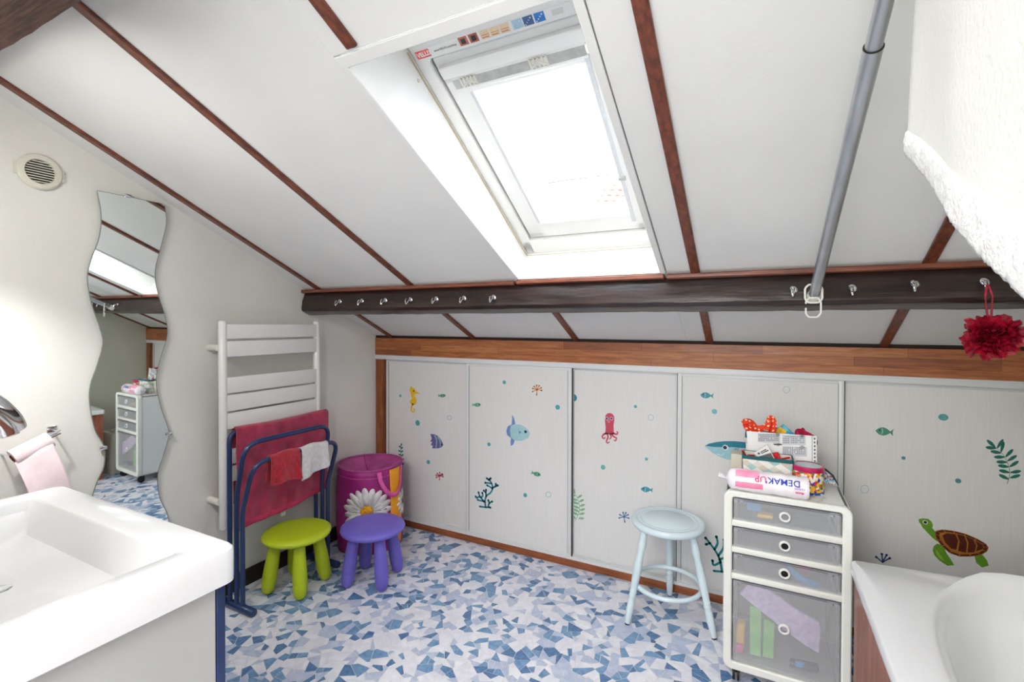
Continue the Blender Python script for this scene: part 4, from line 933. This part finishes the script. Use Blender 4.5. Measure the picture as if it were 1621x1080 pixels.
# ------------------------------------------------------------------ drawer tower
CX0, CX1, CY0, CY1, CZ0, CZ1 = 2.262, 2.668, -.562, -.205, .060, .738
t = thing('drawer_tower', ((CX0+CX1)/2, (CY0+CY1)/2, 0), 'milky white plastic drawer tower with frosted drawers on casters', 'drawer unit')
w = .030
# front frame: outer rounded rectangle minus bays
def rr2(x0, x1, z0, z1, r, n=6): return [(x, z) for x, z in rrect(x0, x1, z0, z1, r, n)]
bays = [(.630, .716), (.528, .606), (.428, .506), (.098, .405)]
mb = MB()
O = rr2(CX0, CX1, CZ0, CZ1, .030); I = rr2(CX0+w, CX1-w, CZ0+.030, CZ1-.022, .010)
for (r0, yy, sh_) in ((O, CY0, .004),):
    n = len(O); yf, yb = CY0, CY0+.035
    V = [(x, yf, z) for x, z in O]+[(x, yf, z) for x, z in I]+[(x, yb, z) for x, z in I]+[(x, yb, z) for x, z in O]
    F = []
    for k in range(4):
        for i in range(n): F.append((k*n+i, k*n+(i+1) % n, ((k+1) % 4)*n+(i+1) % n, ((k+1) % 4)*n+i))
    mb.add(V, F)
mb.build('front_frame', M['cabw'], t, bev=.005)
for za, zb in ((.606, .630), (.506, .528), (.405, .428)):
    MB().box(CX0+w-.004, CX1-w+.004, CY0+.002, CY0+.034, za, zb, bev=.004).build('cross_rail', M['cabw'], t)
mb = MB(); n = len(O); V = [(x, CY1-.03, z) for x, z in O]+[(x, CY1-.03, z) for x, z in I]+[(x, CY1, z) for x, z in I]+[(x, CY1, z) for x, z in O]; F = []
for k in range(4):
    for i in range(n): F.append((k*n+i, k*n+(i+1) % n, ((k+1) % 4)*n+(i+1) % n, ((k+1) % 4)*n+i))
mb.add(V, F).build('rear_frame', M['cabw'], t, bev=.004)
MB().box(CX0+.02, CX1-.02, CY0+.036, CY1-.031, CZ1-.014, CZ1-.001, bev=.002).build('top', M['cabw'], t)
MB().box(CX0+.02, CX1-.02, CY0+.036, CY1-.031, CZ0+.001, CZ0+.016).build('base_plate', M['cabw'], t)
MB().box(CX0+w+.002, CX1-w-.002, CY1-.012, CY1-.008, CZ0+.03, CZ1-.024).build('back_panel', M['frosts'], t)
for s_, xx in ((1, CX0+.003), (-1, CX1-.006)):
    mb = MB(); mb.box(xx, xx+.003, CY0+.036, CY1-.031, CZ0+.018, CZ1-.016)
    for z in (.60, .50, .40, .30, .20): mb.lathe([(0, .004), (.014, .004), (.017, .001), (.017, 0)], (xx if s_ > 0 else xx+.003, CY1-.09, z), 20, axis=(-s_, 0, 0))
    mb.build('side_panel', M['frosts'], t)
dg = ((CX0+CX1)/2)
for k, (za, zb) in enumerate(bays):
    d = MB(); x0, x1 = CX0+w+.004, CX1-w-.004
    d.box(x0, x1, CY0+.004, CY0+.0075, za+.002, zb-.010, bev=.001); d.box(x0+.006, x1-.006, CY0+.012, CY1-.035, za+.003, za+.006)
    d.box(x0+.006, x0+.009, CY0+.010, CY1-.035, za+.004, zb-.022); d.box(x1-.009, x1-.006, CY0+.010, CY1-.035, za+.004, zb-.022); d.box(x0+.006, x1-.006, CY1-.038, CY1-.035, za+.004, zb-.022)
    dr_ = d.build('drawer', M['frost'], t)
    dr_['label'] = ['top shallow frosted drawer', 'second shallow frosted drawer', 'third shallow frosted drawer with blue ribbon', 'deep bottom frosted drawer'][k]
    hz = (za+zb)/2-.002 if k < 3 else .262
    MB().lathe([(.0115, -.003), (.0130, -.0065), (.0165, -.0065), (.0190, -.003), (.0190, .001), (.0115, .001)], (dg, CY0+.003, hz), 28, axis=(0, 1, 0)).build('ring_handle', M['radw'], dr_)
    if k in (1, 2): MB().cyl((dg, CY0+.0035, hz), (dg, CY0+.0028, hz), .0126, n=24).build('finger_hole', M['black'], dr_)
    MB().box(x0, x1, CY0+.002, CY0+.008, zb-.010, zb-.003, bev=.001).build('top_bar', M['hinge'], dr_)
    for sx in (x0+.012, x1-.026):
        MB().box(sx-.010, sx+.020, CY0-.001, CY0+.006, zb-.018, zb-.003, bev=.001).build('corner_clip', M['frost'], dr_)
        MB().cyl((sx+.005, CY0-.002, zb-.012), (sx+.005, CY0+.001, zb-.012), .003, n=10).build('screw', M['hinge'], dr_)
for x in (CX0+.045, CX1-.045):
    for y in (CY0+.05, CY1-.05):
        c = MB(); c.cyl((x-.012, y-.008, .024), (x-.004, y-.008, .024), .024, n=24); c.cyl((x+.004, y-.008, .024), (x+.012, y-.008, .024), .024, n=24); c.box(x-.014, x+.014, y-.018, y+.016, .030, .059, bev=.004); c.build('caster', M['rub'], t)
# things inside the drawers
yi = CY0+.0145
def cpx(x, y): p = onax(1120+x/3.375, 760+y/3.375, 1, yi); return (p.x, p.z)
def inside(name, poly, dep, m_, label, cat, y0=yi, bev=.003):
    mb = MB().prism([(x, y0, z) for x, z in (cpx(*p) for p in poly)], (0, dep, 0)); return tag(mb.build(name, m_, None, bev=bev), label, cat)
inside('cloth_pouch', [(172, 612), (222, 552), (330, 590), (470, 690), (598, 765), (606, 800), (596, 930), (520, 885), (420, 812), (300, 715)], .016, M['lilac'], 'lilac cloth pouch lying diagonally in the deep bottom drawer', 'pouch')
inside('packet', [(225, 690), (290, 705), (285, 965), (225, 950)], .05, M['green'], 'tall green packet standing in the deep bottom drawer', 'packet', yi+.02)
inside('packet', [(300, 760), (360, 790), (355, 980), (295, 968)], .05, M['green'], 'shorter green packet right of the tall one in the bottom drawer', 'packet', yi+.025)
inside('bottle', [(158, 780), (200, 790), (196, 850), (196, 930), (150, 920), (150, 820)], .04, M['yel'], 'yellow bottle at the left of the deep bottom drawer', 'bottle', yi+.02, .006)
inside('tube', [(150, 880), (190, 890), (190, 930), (150, 925)], .015, M['pinkp'], 'small pink tube at the lower left of the bottom drawer', 'tube', yi+.003)
inside('bottle', [(440, 985), (600, 1020), (598, 1046), (440, 1015)], .035, M['darkb'], 'dark bottle lying at the bottom of the deep drawer', 'bottle', yi+.012, .006)
inside('tube', [(470, 975), (520, 985), (518, 1008), (468, 998)], .014, M['blueb'], 'blue and dark tube lying low in the deep drawer', 'tube', yi)
inside('pack', [(205, 118), (290, 130), (290, 186), (205, 172)], .06, M['blueb'], 'blue pack in the top drawer', 'pack', yi+.02, .006)
inside('soap_bar', [(265, 184), (350, 196), (350, 214), (265, 202)], .04, M['yel'], 'cream yellow bar in the top drawer', 'bar', yi+.003, .004)
mb = MB(); R0 = [(392, 425), (430, 450), (465, 500), (520, 540), (600, 566)]; V = []
for x, y in R0: a = cpx(x, y-15); b_ = cpx(x-12, y+18); V += [(a[0], yi+.002, a[1]), (b_[0], yi+.004, b_[1])]
tag(MB().add(V, [(2*i, 2*i+1, 2*i+3, 2*i+2) for i in range(4)]).build('ribbon', M['blueb'], None, solid=.002), 'wide blue ribbon curling in the third drawer', 'ribbon')
inside('pack', [(470, 468), (560, 482), (560, 520), (500, 515)], .05, M['pinkp'], 'pink pack behind the blue ribbon in the third drawer', 'pack', yi+.03, .006)

# ------------------------------------------------------------------ on top of the tower
TZ = CZ1-.001
# patterned fabric: small chevrons of beige, aqua and white diamonds
def diam(name):
    m = mat(name, (236, 234, 228), .9); nt = m.node_tree; b = nt.nodes['Principled BSDF']
    tc = nt.nodes.new('ShaderNodeTexCoord'); sp = nt.nodes.new('ShaderNodeSeparateXYZ'); nt.links.new(tc.outputs['Object'], sp.inputs[0])
    def mth(op, a, b2=None):
        n = nt.nodes.new('ShaderNodeMath'); n.operation = op
        for i, v in enumerate((a, b2)):
            if v is None: continue
            if isinstance(v, (int, float)): n.inputs[i].default_value = v
            else: nt.links.new(v, n.inputs[i])
        return n.outputs[0]
    xs = mth('MULTIPLY', sp.outputs[0], 26); zs = mth('MULTIPLY', sp.outputs[2], 40)
    ys = mth('MULTIPLY', sp.outputs[1], 26); xy = mth('ADD', xs, ys)
    a = mth('FLOOR', mth('ADD', xy, zs)); c = mth('FLOOR', mth('SUBTRACT', xy, zs)); k = mth('FLOORED_MODULO', mth('ADD', a, mth('MULTIPLY', c, 2)), 5)
    r = nt.nodes.new('ShaderNodeValToRGB'); r.color_ramp.interpolation = 'CONSTANT'; e = r.color_ramp.elements
    e[0].position = 0; e[0].color = s2l((238, 236, 232)); e[1].position = .19; e[1].color = s2l((206, 196, 182))
    for p, cc in ((.39, (236, 234, 230)), (.59, (164, 200, 200)), (.79, (222, 214, 204))): q = e.new(p); q.color = s2l(cc)
    nt.links.new(mth('DIVIDE', k, 5), r.inputs[0]); nt.links.new(r.outputs[0], b.inputs['Base Color']); return m
M['diam'] = diam('diamond_print_fabric'); M['lining'] = mat('basket_lining', (226, 222, 214), .9)
def basket(name, x0, x1, y0, y1, z0, h, label, lean=.006):
    t = thing(name, ((x0+x1)/2, (y0+y1)/2, z0), label, 'basket'); z1 = z0+h; mb = MB()
    o0 = rrect(x0+lean, x1-lean, y0+lean, y1-lean, .008, 3); o1 = rrect(x0, x1, y0, y1, .008, 3); i1 = rrect(x0+.004, x1-.004, y0+.004, y1-.004, .006, 3); i0 = rrect(x0+.004+lean, x1-.004-lean, y0+.004+lean, y1-.004-lean, .006, 3); n = len(o0)
    V = [(x, y, z0) for x, y in o0]+[(x, y, z1) for x, y in o1]; F = [(i, (i+1) % n, n+(i+1) % n, n+i) for i in range(n)]+[tuple(range(n))]
    mb.add(V, F).build('fabric_side', M['diam'], t)
    mb = MB(); V = [(x, y, z1) for x, y in i1]+[(x, y, z0+.003) for x, y in i0]; mb.add(V, F[:-1]+[tuple(n+i for i in range(n))]).build('lining', M['lining'], t)
    mb = MB(); b1 = rrect(x0-.0015, x1+.0015, y0-.0015, y1+.0015, .009, 3); V = [(x, y, z1-.012) for x, y in b1]+[(x, y, z1+.001) for x, y in b1]+[(x, y, z1+.001) for x, y in i1]+[(x, y, z1-.010) for x, y in i1]
    F = [(j*n+i, j*n+(i+1) % n, ((j+1) % 4)*n+(i+1) % n, ((j+1) % 4)*n+i) for j in range(4) for i in range(n)]; mb.add(V, F).build('edging', M['teal'], t); return t
yb0 = -.345; a0 = onax(1180, 690, 1, yb0); a1 = onax(1294, 700, 1, yb0)
BB = (a0.x, a1.x, yb0, -.235)
basket('fabric_basket', BB[0], BB[1], yb0, -.235, TZ, a0.z-TZ+.004, 'larger patterned fabric basket full of scarves behind the calendar sheet')
ys0 = -.462; c0 = onax(1175, 721, 1, ys0); c1_ = onax(1256, 738, 1, ys0)
SB = (c0.x, c1_.x, ys0, -.372, TZ, c0.z-TZ)
basket('fabric_basket', *SB, 'smaller patterned fabric basket holding a box and red pencils')
BT = a0.z+.004
def crumple(name, m_, c, sx, sy, sz, seed, label, cat, extra=()):
    r2 = random.Random(seed); ph = [r2.random()*6 for _ in range(8)]
    def f(u, v):
        a = 2*pi*u; b_ = pi*(v-.5); k = 1+.22*sin(3*a+ph[0]+2*b_)+.16*sin(5*a+ph[1])*cos(b_)+.14*sin(4*b_+ph[2]+a)+.07*sin(9*a+6*b_+ph[3])
        return Vector((c[0]+sx*k*cos(a)*cos(b_), c[1]+sy*k*sin(a)*cos(b_), c[2]+sz*k*sin(b_)))
    o = MB().grid(f, 48, 24, True).build(name, m_, None, smooth=180); return tag(o, label, cat)
def dotted(name, base, spot, sc):
    m = mat(name, base, .8); nt = m.node_tree; b = nt.nodes['Principled BSDF']; tc = nt.nodes.new('ShaderNodeTexCoord'); v = nt.nodes.new('ShaderNodeTexVoronoi'); v.inputs['Scale'].default_value = sc; v.inputs['Randomness'].default_value = .35
    nt.links.new(tc.outputs['Object'], v.inputs['Vector']); r = nt.nodes.new('ShaderNodeValToRGB'); r.color_ramp.interpolation = 'CONSTANT'; r.color_ramp.elements[0].color = s2l(spot); r.color_ramp.elements[1].position = .3; r.color_ramp.elements[1].color = s2l(base)
    nt.links.new(v.outputs['Distance'], r.inputs[0]); nt.links.new(r.outputs[0], b.inputs['Base Color']); return m
def patchwork(name, cols, sc, rough=.7):
    m = mat(name, cols[0], rough); nt = m.node_tree; b = nt.nodes['Principled BSDF']; tc = nt.nodes.new('ShaderNodeTexCoord'); v = nt.nodes.new('ShaderNodeTexVoronoi'); v.inputs['Scale'].default_value = sc
    nt.links.new(tc.outputs['Object'], v.inputs['Vector']); sp = nt.nodes.new('ShaderNodeSeparateColor'); nt.links.new(v.outputs['Color'], sp.inputs[0])
    r = nt.nodes.new('ShaderNodeValToRGB'); r.color_ramp.interpolation = 'CONSTANT'; e = r.color_ramp.elements; e[0].color = s2l(cols[0]); e[1].position = 1/len(cols); e[1].color = s2l(cols[1])
    for i, c in enumerate(cols[2:]): q = e.new((i+2)/len(cols)); q.color = s2l(c)
    nt.links.new(sp.outputs[0], r.inputs[0]); nt.links.new(r.outputs[0], b.inputs['Base Color']); return m
M['polka'] = dotted('orange_polka_cloth', (232, 62, 26), (250, 226, 196), 62)
M['bluec'] = patchwork('blue_yellow_cloth', [(40, 150, 200), (60, 170, 215), (238, 190, 60), (30, 110, 190), (90, 190, 210)], 40)
M['multi'] = patchwork('butterfly_print', [(240, 236, 232), (214, 40, 70), (250, 190, 30), (60, 150, 70), (80, 60, 160), (240, 236, 232), (230, 110, 40)], 110, .35)
M['sequin'] = patchwork('sequins', [(60, 190, 210), (230, 170, 190), (240, 220, 210), (40, 60, 80), (110, 210, 220), (200, 130, 150)], 260, .15)
# scarf: knotted ribbon of cloth standing up from the basket
def cloth_loop(name, m_, P, w_, label, cat, seed):
    P = smooth2(P, 6) if len(P[0]) == 2 else None
def band(P, w_, seed, twist=2.0):
    P3 = []; n = len(P)
    for i in range(n-1):
        p0, p1, p2, p3 = [Vector(P[max(0, min(n-1, j))]) for j in (i-1, i, i+1, i+2)]
        for k in range(8):
            t_ = k/8; P3.append(.5*((2*p1)+(-p0+p2)*t_+(2*p0-5*p1+4*p2-p3)*t_*t_+(-p0+3*p1-3*p2+p3)*t_**3))
    P3.append(Vector(P[-1])); N = len(P3); r2 = random.Random(seed); ph = r2.random()*6; mb = MB()
    def f(u, v):
        i = min(N-1, int(v*(N-1)+.5)); p = P3[i]; tg = (P3[min(i+1, N-1)]-P3[max(i-1, 0)]).normalized(); s_ = tg.cross(Vector((0, 1, .3))).normalized(); q = tg.cross(s_)
        ww = w_*(.7+.3*sin(v*7+ph)); return p+s_*(u-.5)*ww+q*(.22*ww*sin(u*9+v*5+ph)+.1*ww*sin(u*17+ph))
    mb.grid(f, 14, N); return mb
cx = lambda x, y, yy: onax(1120+x/5.4, 640+y/5.4, 1, yy)
pts_ = [cx(305, 185, -.335), cx(350, 175, -.33), cx(420, 215, -.325), cx(500, 190, -.32), cx(535, 120, -.30), cx(548, 150, -.31), cx(530, 235, -.335)]
tag(band(pts_, .042, 1).build('scarf', M['polka'], None, solid=.003, smooth=180), 'orange red scarf with pale dots spilling from the larger basket', 'scarf')
c_ = cx(640, 205, -.29); crumple('cloth', M['bluec'], (c_.x, c_.y, BT-.002), .044, .030, .034, 4, 'blue and yellow printed cloth stuffed in the larger basket', 'cloth')
c_ = cx(830, 230, -.29); crumple('cloth', mat('magenta_cloth', (196, 24, 84), .85, rgb2=(150, 8, 40), scale=30), (c_.x-.006, c_.y, BT-.004), .034, .030, .032, 8, 'magenta red cloth at the right end of the larger basket', 'cloth')
c_ = cx(690, 235, -.32); crumple('hair_band', mat('dark_band', (40, 46, 58), .6, rgb2=(220, 220, 216), scale=60), (c_.x, -.318, BT-.010), .034, .014, .012, 9, 'dark and white hair band in front of the blue cloth', 'hair band')
# calendar sheet leaning on the basket
t = thing('calendar', ((BB[0]+BB[1])/2, yb0-.01, TZ), 'white calendar sheet with punched edge leaning on the larger basket', 'calendar')
k4 = [cx(332, 232, yb0-.006), cx(935, 275, yb0-.006), cx(925, 520, yb0-.02), cx(500, 500, yb0-.02), cx(335, 400, yb0-.012)]
k4 = [Vector((p.x, yb0-.004-.016*(BT-p.z)/.12, p.z)) for p in k4]
pq = [k4[0], k4[1], Vector((k4[1].x, yb0-.022, TZ+.002)), Vector((k4[0].x+.02, yb0-.022, TZ+.002))]
MB().prism(pq, (0, -.0012, 0)).build('sheet', M['paper'], t)
def calp(x, y, off=.0022):
    p = cx(x, y, yb0-.010); return Vector((p.x, yb0-.0046-.0175*(BT-.002-p.z)/(BT-.002-TZ)-off, p.z))
for (x0, y0, x1, y1, g) in ((430, 250, 620, 325, 0), (640, 265, 840, 345, 0), (560, 330, 640, 345, 0), (640, 360, 850, 440, 0)):
    mb = MB(); MB().prism([calp(x0, y0, .0016), calp(x1, y0+8, .0016), calp(x1, y1+8, .0016), calp(x0, y1, .0016)], (0, -.0003, 0)).build('month_block', mat('month_grey', (206, 208, 214), .8), t)
    for r_ in range(4):
        for c in range(13):
            X = x0+8+c*(x1-x0-16)/13; Y = y0+10+r_*(y1-y0-14)/4
            if random.random() < .88: mb.prism([calp(X, Y, .0022), calp(X+7, Y, .0022), calp(X+7, Y+9, .0022), calp(X, Y+9, .0022)], (0, -.0003, 0))
    mb.build('printed_days', M['inkg'], t)
for (x, y, r_) in ((600, 262, 22), (808, 370, 24), (605, 345, 18), (810, 275, 20)):
    mb = MB()
    for k in range(8):
        a = k*pi/4; mb.prism([calp(x+r_*.2*cos(a+.5), y+r_*.2*sin(a+.5), .0026), calp(x+r_*cos(a+.12), y+r_*sin(a+.12)*.8, .0026), calp(x+r_*cos(a-.12), y+r_*sin(a-.12)*.8, .0026), calp(x+r_*.2*cos(a-.5), y+r_*.2*sin(a-.5), .0026)], (0, -.0003, 0))
    mb.build('printed_flower', M['inkg'], t)
for k in range(8):
    X, Y = 916, 298+k*31; MB().prism([calp(X-7, Y-8, .0022), calp(X+7, Y-8, .0022), calp(X+7, Y+8, .0022), calp(X-7, Y+8, .0022)], (0, -.0004, 0)).build('punch_hole', M['inkg'], t)
MB().prism([calp(893, 275, .002), calp(897, 275, .002), calp(895, 520, .002), calp(891, 520, .002)], (0, -.0003, 0)).build('margin_line', M['inkg'], t)
# things in the small basket
BTs = SB[4]+SB[5]
Q = [cx(400, 420, -.42), cx(510, 345, -.42), cx(575, 470, -.42), cx(450, 478, -.42)]
bxo = tag(MB().prism(Q, (0, .012, 0)).build('small_box', M['paper'], None, bev=.0008), 'small white carton with grey print standing tilted in the smaller basket', 'box')
def qb(u, v): return Q[0].lerp(Q[1], u).lerp(Q[3].lerp(Q[2], u), v)+Vector((0, -.0006, 0))
for u0, u1, v0, v1, m_ in ((.06, .96, .55, .98, 'inkg'), (.15, .3, .15, .35, 'inkg'), (.36, .8, .2, .26, 'black'), (.36, .9, .32, .38, 'black')):
    p = MB().prism([qb(u0, v0), qb(u1, v0), qb(u1, v1), qb(u0, v1)], (0, .0005, 0)); p.build('printed_mark', M[m_], bxo)
M['redp'] = mat('red_pencil', (206, 24, 36), .4)
pens = [(600, 475, 700, 458, 'redp', 'red pencil lying to the right in the smaller basket'), (650, 500, 750, 482, 'paper', 'white stick poking out right of the red pencil in the smaller basket'), (295, 392, 325, 440, 'redp', 'red stick at the left corner of the smaller basket'), (350, 436, 400, 440, 'redp', 'orange red cap left of the white carton in the smaller basket')]
for x0, y0, x1, y1, m_, lab in pens:
    A_, B_ = cx(x0, y0, -.430), cx(x1, y1, -.400); A_.z = max(A_.z, SB[4]+.05); tag(MB().cyl(A_, B_, .0038, n=10).build('pencil', M[m_], None), lab, 'pencil')
c_ = cx(585, 440, -.40); crumple('cloth', M['redp'], (c_.x, -.395, BTs-.008), .014, .014, .016, 12, 'small red cloth behind the white carton', 'cloth')
# round tin
tc_ = Vector((onax(1278, 760, 1, -.425).x, -.425, TZ)); R0 = .0535
t = thing('tin', tc_, 'round butterfly print tin with magenta rim and clear lid', 'tin')
MB().lathe([(0, .001), (R0-.002, .001), (R0, .003), (R0, .082), (0, .082)], tc_, 40).build('body', M['multi'], t)
MB().lathe([(R0-.006, .101), (R0+.0015, .1), (R0+.002, .084), (R0+.0005, .082), (R0-.004, .082), (R0-.006, .097)], tc_, 40).build('lid_rim', mat('magenta_metal', (196, 30, 96), .3, coat=.4), t)
MB().lathe([(0, .097), (R0-.005, .097), (R0-.005, .099), (0, .099)], tc_, 40).build('lid_window', mat('grey_film', (196, 204, 208), .15), t)
MB().lathe([(R0-.001, .0005), (R0+.001, .0012), (R0+.001, .010), (R0-.001, .010)], tc_, 40).build('base_band', mat('blue_metal', (30, 84, 170), .4), t)
# sequinned cone
a_ = cx(965, 560, -.37); b2 = cx(1112, 690, -.40); b2.z = TZ+.010
d_ = (b2-a_); L = d_.length
t = thing('hair_ornament', (a_.x, a_.y, TZ), 'pointed sequinned hair ornament with black edge right of the tin', 'ornament')
A3 = [cx(945, 528, -.36), cx(985, 540, -.37), cx(1070, 610, -.38), cx(1118, 695, -.39), cx(1085, 700, -.39), cx(1000, 668, -.39), cx(960, 640, -.385)]
cen_ = sum(A3, Vector())/len(A3); mb = MB(); n = len(A3)
mb.add(A3+[cen_+Vector((0, -.016, 0)), cen_+Vector((0, .010, 0))], [(i, (i+1) % n, n) for i in range(n)]+[((i+1) % n, i, n+1) for i in range(n)]); mb.build('sequinned_body', M['sequin'], t, smooth=0)
MB().tube(A3[:4], [.002, .004, .004, .002], 8).build('black_edge', M['rub'], t)
# small beige box left of the basket
bb0, bb1 = onax(1157, 745, 1, -.42), onax(1172, 720, 1, -.42)
tag(MB().box(bb0.x, SB[0]-.002, -.42, -.35, TZ, bb1.z, bev=.002).build('small_box', M['beige'], None), 'plain beige box left of the smaller basket', 'box')
# cotton pad bag
p0 = onax(1150, 764, 1, -.535); p1 = onax(1277, 790, 1, -.545); rb = .040
p0 = Vector((p0.x, -.530, TZ+rb)); p1 = Vector((p1.x, -.530, TZ+rb)); p0.x = onax(1150, 764, 1, -.53).x; p1.x = onax(1280, 780, 1, -.53).x
t = thing('cotton_pad_bag', (p0.x, -.53, TZ), 'pink and white plastic bag of cotton pads lying on the drawer tower', 'bag')
X, Y, Z, L = unrot(p0, p1)
def bagpt(a, s_, k=1.0, off=0):    # a angle (0 = towards camera -y, + up), s_ 0..1
    e = 1.0
    if s_ < .10: e = sqrt(max(0.02, 1-((.10-s_)/.10)**2))
    if s_ > .95: e = .90+.10*sqrt(max(0, 1-((s_-.95)/.05)**2))
    r = rb*e*(1+.03*sin(a*3+s_*14)+.02*sin(s_*40))+off
    return p0.lerp(p1, s_)+Vector((0, -cos(a)*r, sin(a)*r))
MB().grid(lambda u, v: bagpt(2*pi*u, v), 40, 46, True).build('film', M['pinkw'], t, smooth=180)
MB().add([bagpt(2*pi*k/24, 1) for k in range(24)], [tuple(range(24))]).build('end_cap', M['pinkw'], t)
mb = MB(); mb.grid(lambda u, v: p0+Vector((.012-.040*v, (-.5+u)*.040*(.35+abs(v-.3)), .006*sin(u*14)*v-.004+.010*v)), 12, 8); mb.build('tied_end', M['pinkw'], t, solid=.002, smooth=180)
def bpatch(a0, a1, s0, s1, m_, off=.0008): MB().grid(lambda u, v: bagpt(a0+(a1-a0)*u, s0+(s1-s0)*v, off=off), 14, 24).build('printed_patch', m_, t, smooth=180)
bpatch(.55, 1.35, .12, .42, M['pinkf']); bpatch(-.45, .10, .12, .46, M['pinkf'], .001)
def btext(s_, size, s0, a0, m_, flip=True):
    cu = bpy.data.curves.new('t', 'FONT'); cu.body = s_; cu.size = size; cu.offset = .0004; cu.resolution_u = 3
    o = bpy.data.objects.new('t', cu); COL.objects.link(o); dgp = bpy.context.evaluated_depsgraph_get(); me = bpy.data.meshes.new_from_object(o.evaluated_get(dgp)); bpy.data.objects.remove(o)
    for v in me.vertices:
        s2 = s0-v.co.x/L; a = a0-v.co.y/rb     # printed upside down
        v.co = bagpt(a, s2, off=.0016)-t.location
    me.materials.clear(); me.materials.append(m_); ob = bpy.data.objects.new('lettering', me); COL.objects.link(ob); ob.parent = t
btext("DEMAK'", .031, .90, .80, M['ink']); btext('UP', .032, .505, .82, M['inkm'])
btext('coton', .014, .95, .22, mat('ink_lilac', (190, 160, 210), .6)); btext('doux', .013, .94, -.15, M['inkm'])
# white cord loop
P = [onax(x, y, 2, TZ+.003) for x, y in ((1279, 779), (1290, 780), (1300, 781), (1304, 786), (1300, 792), (1292, 793), (1285, 789), (1290, 783), (1302, 784), (1309, 790))]
P2_ = [Vector((p.x, max(p.y, CY0+.012), TZ+.004)) for p in P]
tag(MB().tube([p for p in P2_], .0022, 8).build('cord', M['ringw'], None), 'thin white cord coiled on the right of the drawer tower top', 'cord')

# ------------------------------------------------------------------ bathtub and step stool
UX0, UX1, UY1, UY0, UZ = 2.648, XW-.004, -.640, -2.20, .596
t = thing('bathtub', ((UX0+UX1)/2, (UY0+UY1)/2, 0), 'white bathtub with reddish wood side panel in the lower right', 'bathtub')
def egg(cx, y0, y1, hw, n=48, k=2.6):
    P = []
    for i in range(n):
        a = 2*pi*i/n; c, s_ = cos(a), sin(a); P.append((cx+hw*abs(c)**(2/k)*(1 if c >= 0 else -1), (y0+y1)/2+(y1-y0)/2*abs(s_)**(2/k)*(1 if s_ >= 0 else -1)))
    return P
def rr48(x0, x1, y0, y1, r):
    P = []; n = 48; base = rrect(x0, x1, y0, y1, r, 11); return base
def lift(x, y): # raised head rest at the far end
    return .045*max(0, min(1, (y-(-.90))/.25))*max(0, min(1, (x-2.80)/.16))
cxm = 3.085; R = []
R.append([(x, y, UZ-.034) for x, y in rr48(UX0, UX1, UY0, UY1, .02)]); R.append([(x, y, UZ-.006) for x, y in rr48(UX0, UX1, UY0, UY1, .02)])
R.append([(x, y, UZ) for x, y in rr48(UX0+.005, UX1-.005, UY0+.005, UY1-.005, .018)])
for (g, dz, lf) in ((.012, 0, .3), (.0, .003, 1), (-.012, -.002, 1), (-.028, -.025, .8), (-.055, -.14, .3), (-.085, -.28, .1), (-.13, -.36, 0), (-.20, -.38, 0)):
    R.append([(x, y, UZ+dz+lift(x, y)*lf) for x, y in egg(cxm, -2.12-g, -.650+g, .342+g)])
V = [p for r_ in R for p in r_]; n = 48; F = []
for j in range(len(R)-1):
    # align start indices: rrect starts at the +x side, egg too
    for i in range(n): F.append((j*n+i, j*n+(i+1) % n, (j+1)*n+(i+1) % n, (j+1)*n+i))
F.append(tuple((len(R)-1)*n+i for i in range(n)))
MB().add(V, F).build('tub_shell', M['tub'], t, smooth=55)
MB().box(UX0+.012, UX0+.028, UY0+.01, UY1-.012, .0, UZ-.034).build('side_panel', M['tubwood'], t)
MB().box(UX0+.028, UX1-.01, UY1-.028, UY1-.012, .0, UZ-.034).build('end_panel', M['tubwood'], t)
t = thing('step_stool', (2.90, -.42, 0), 'ivory plastic step stool with slotted top between bathtub and drawer tower', 'stool')
sx0, sx1, sy0, sy1 = 2.74, 3.07, -.575, -.29; h = .345
for (a, b_) in ((sx0, -1), (sx1, 1)):
    pass
mb = MB(); prof0 = rrect(sx0, sx1, sy0, sy1, .04, 5); prof1 = rrect(sx0+.03, sx1-.03, sy0+.03, sy1-.03, .035, 5); n = len(prof0)
V = [(x, y, .001) for x, y in prof0]+[(x, y, .03) for x, y in prof0]+[(x, y, h-.01) for x, y in prof1]+[(x, y, h) for x, y in rrect(sx0+.038, sx1-.038, sy0+.038, sy1-.038, .03, 5)]+[(x, y, h) for x, y in rrect(sx0+.055, sx1-.055, sy0+.055, sy1-.055, .02, 5)]+[(x, y, h-.012) for x, y in rrect(sx0+.055, sx1-.055, sy0+.055, sy1-.055, .02, 5)]
F = [(j*n+i, j*n+(i+1) % n, (j+1)*n+(i+1) % n, (j+1)*n+i) for j in range(5) for i in range(n)]+[tuple(5*n+i for i in range(n))]
mb.add(V, F).build('body', M['ventw'], t, smooth=50)
for i in range(5): MB().box(sx0+.055, sx1-.055, sy0+.062+i*.032, sy0+.070+i*.032, h-.012, h-.001).build('top_bar', M['ventw'], t)
mb = MB(); mb.box(sx0+.02, sx0+.09, sy0+.022, sy0+.045, .06, .26)
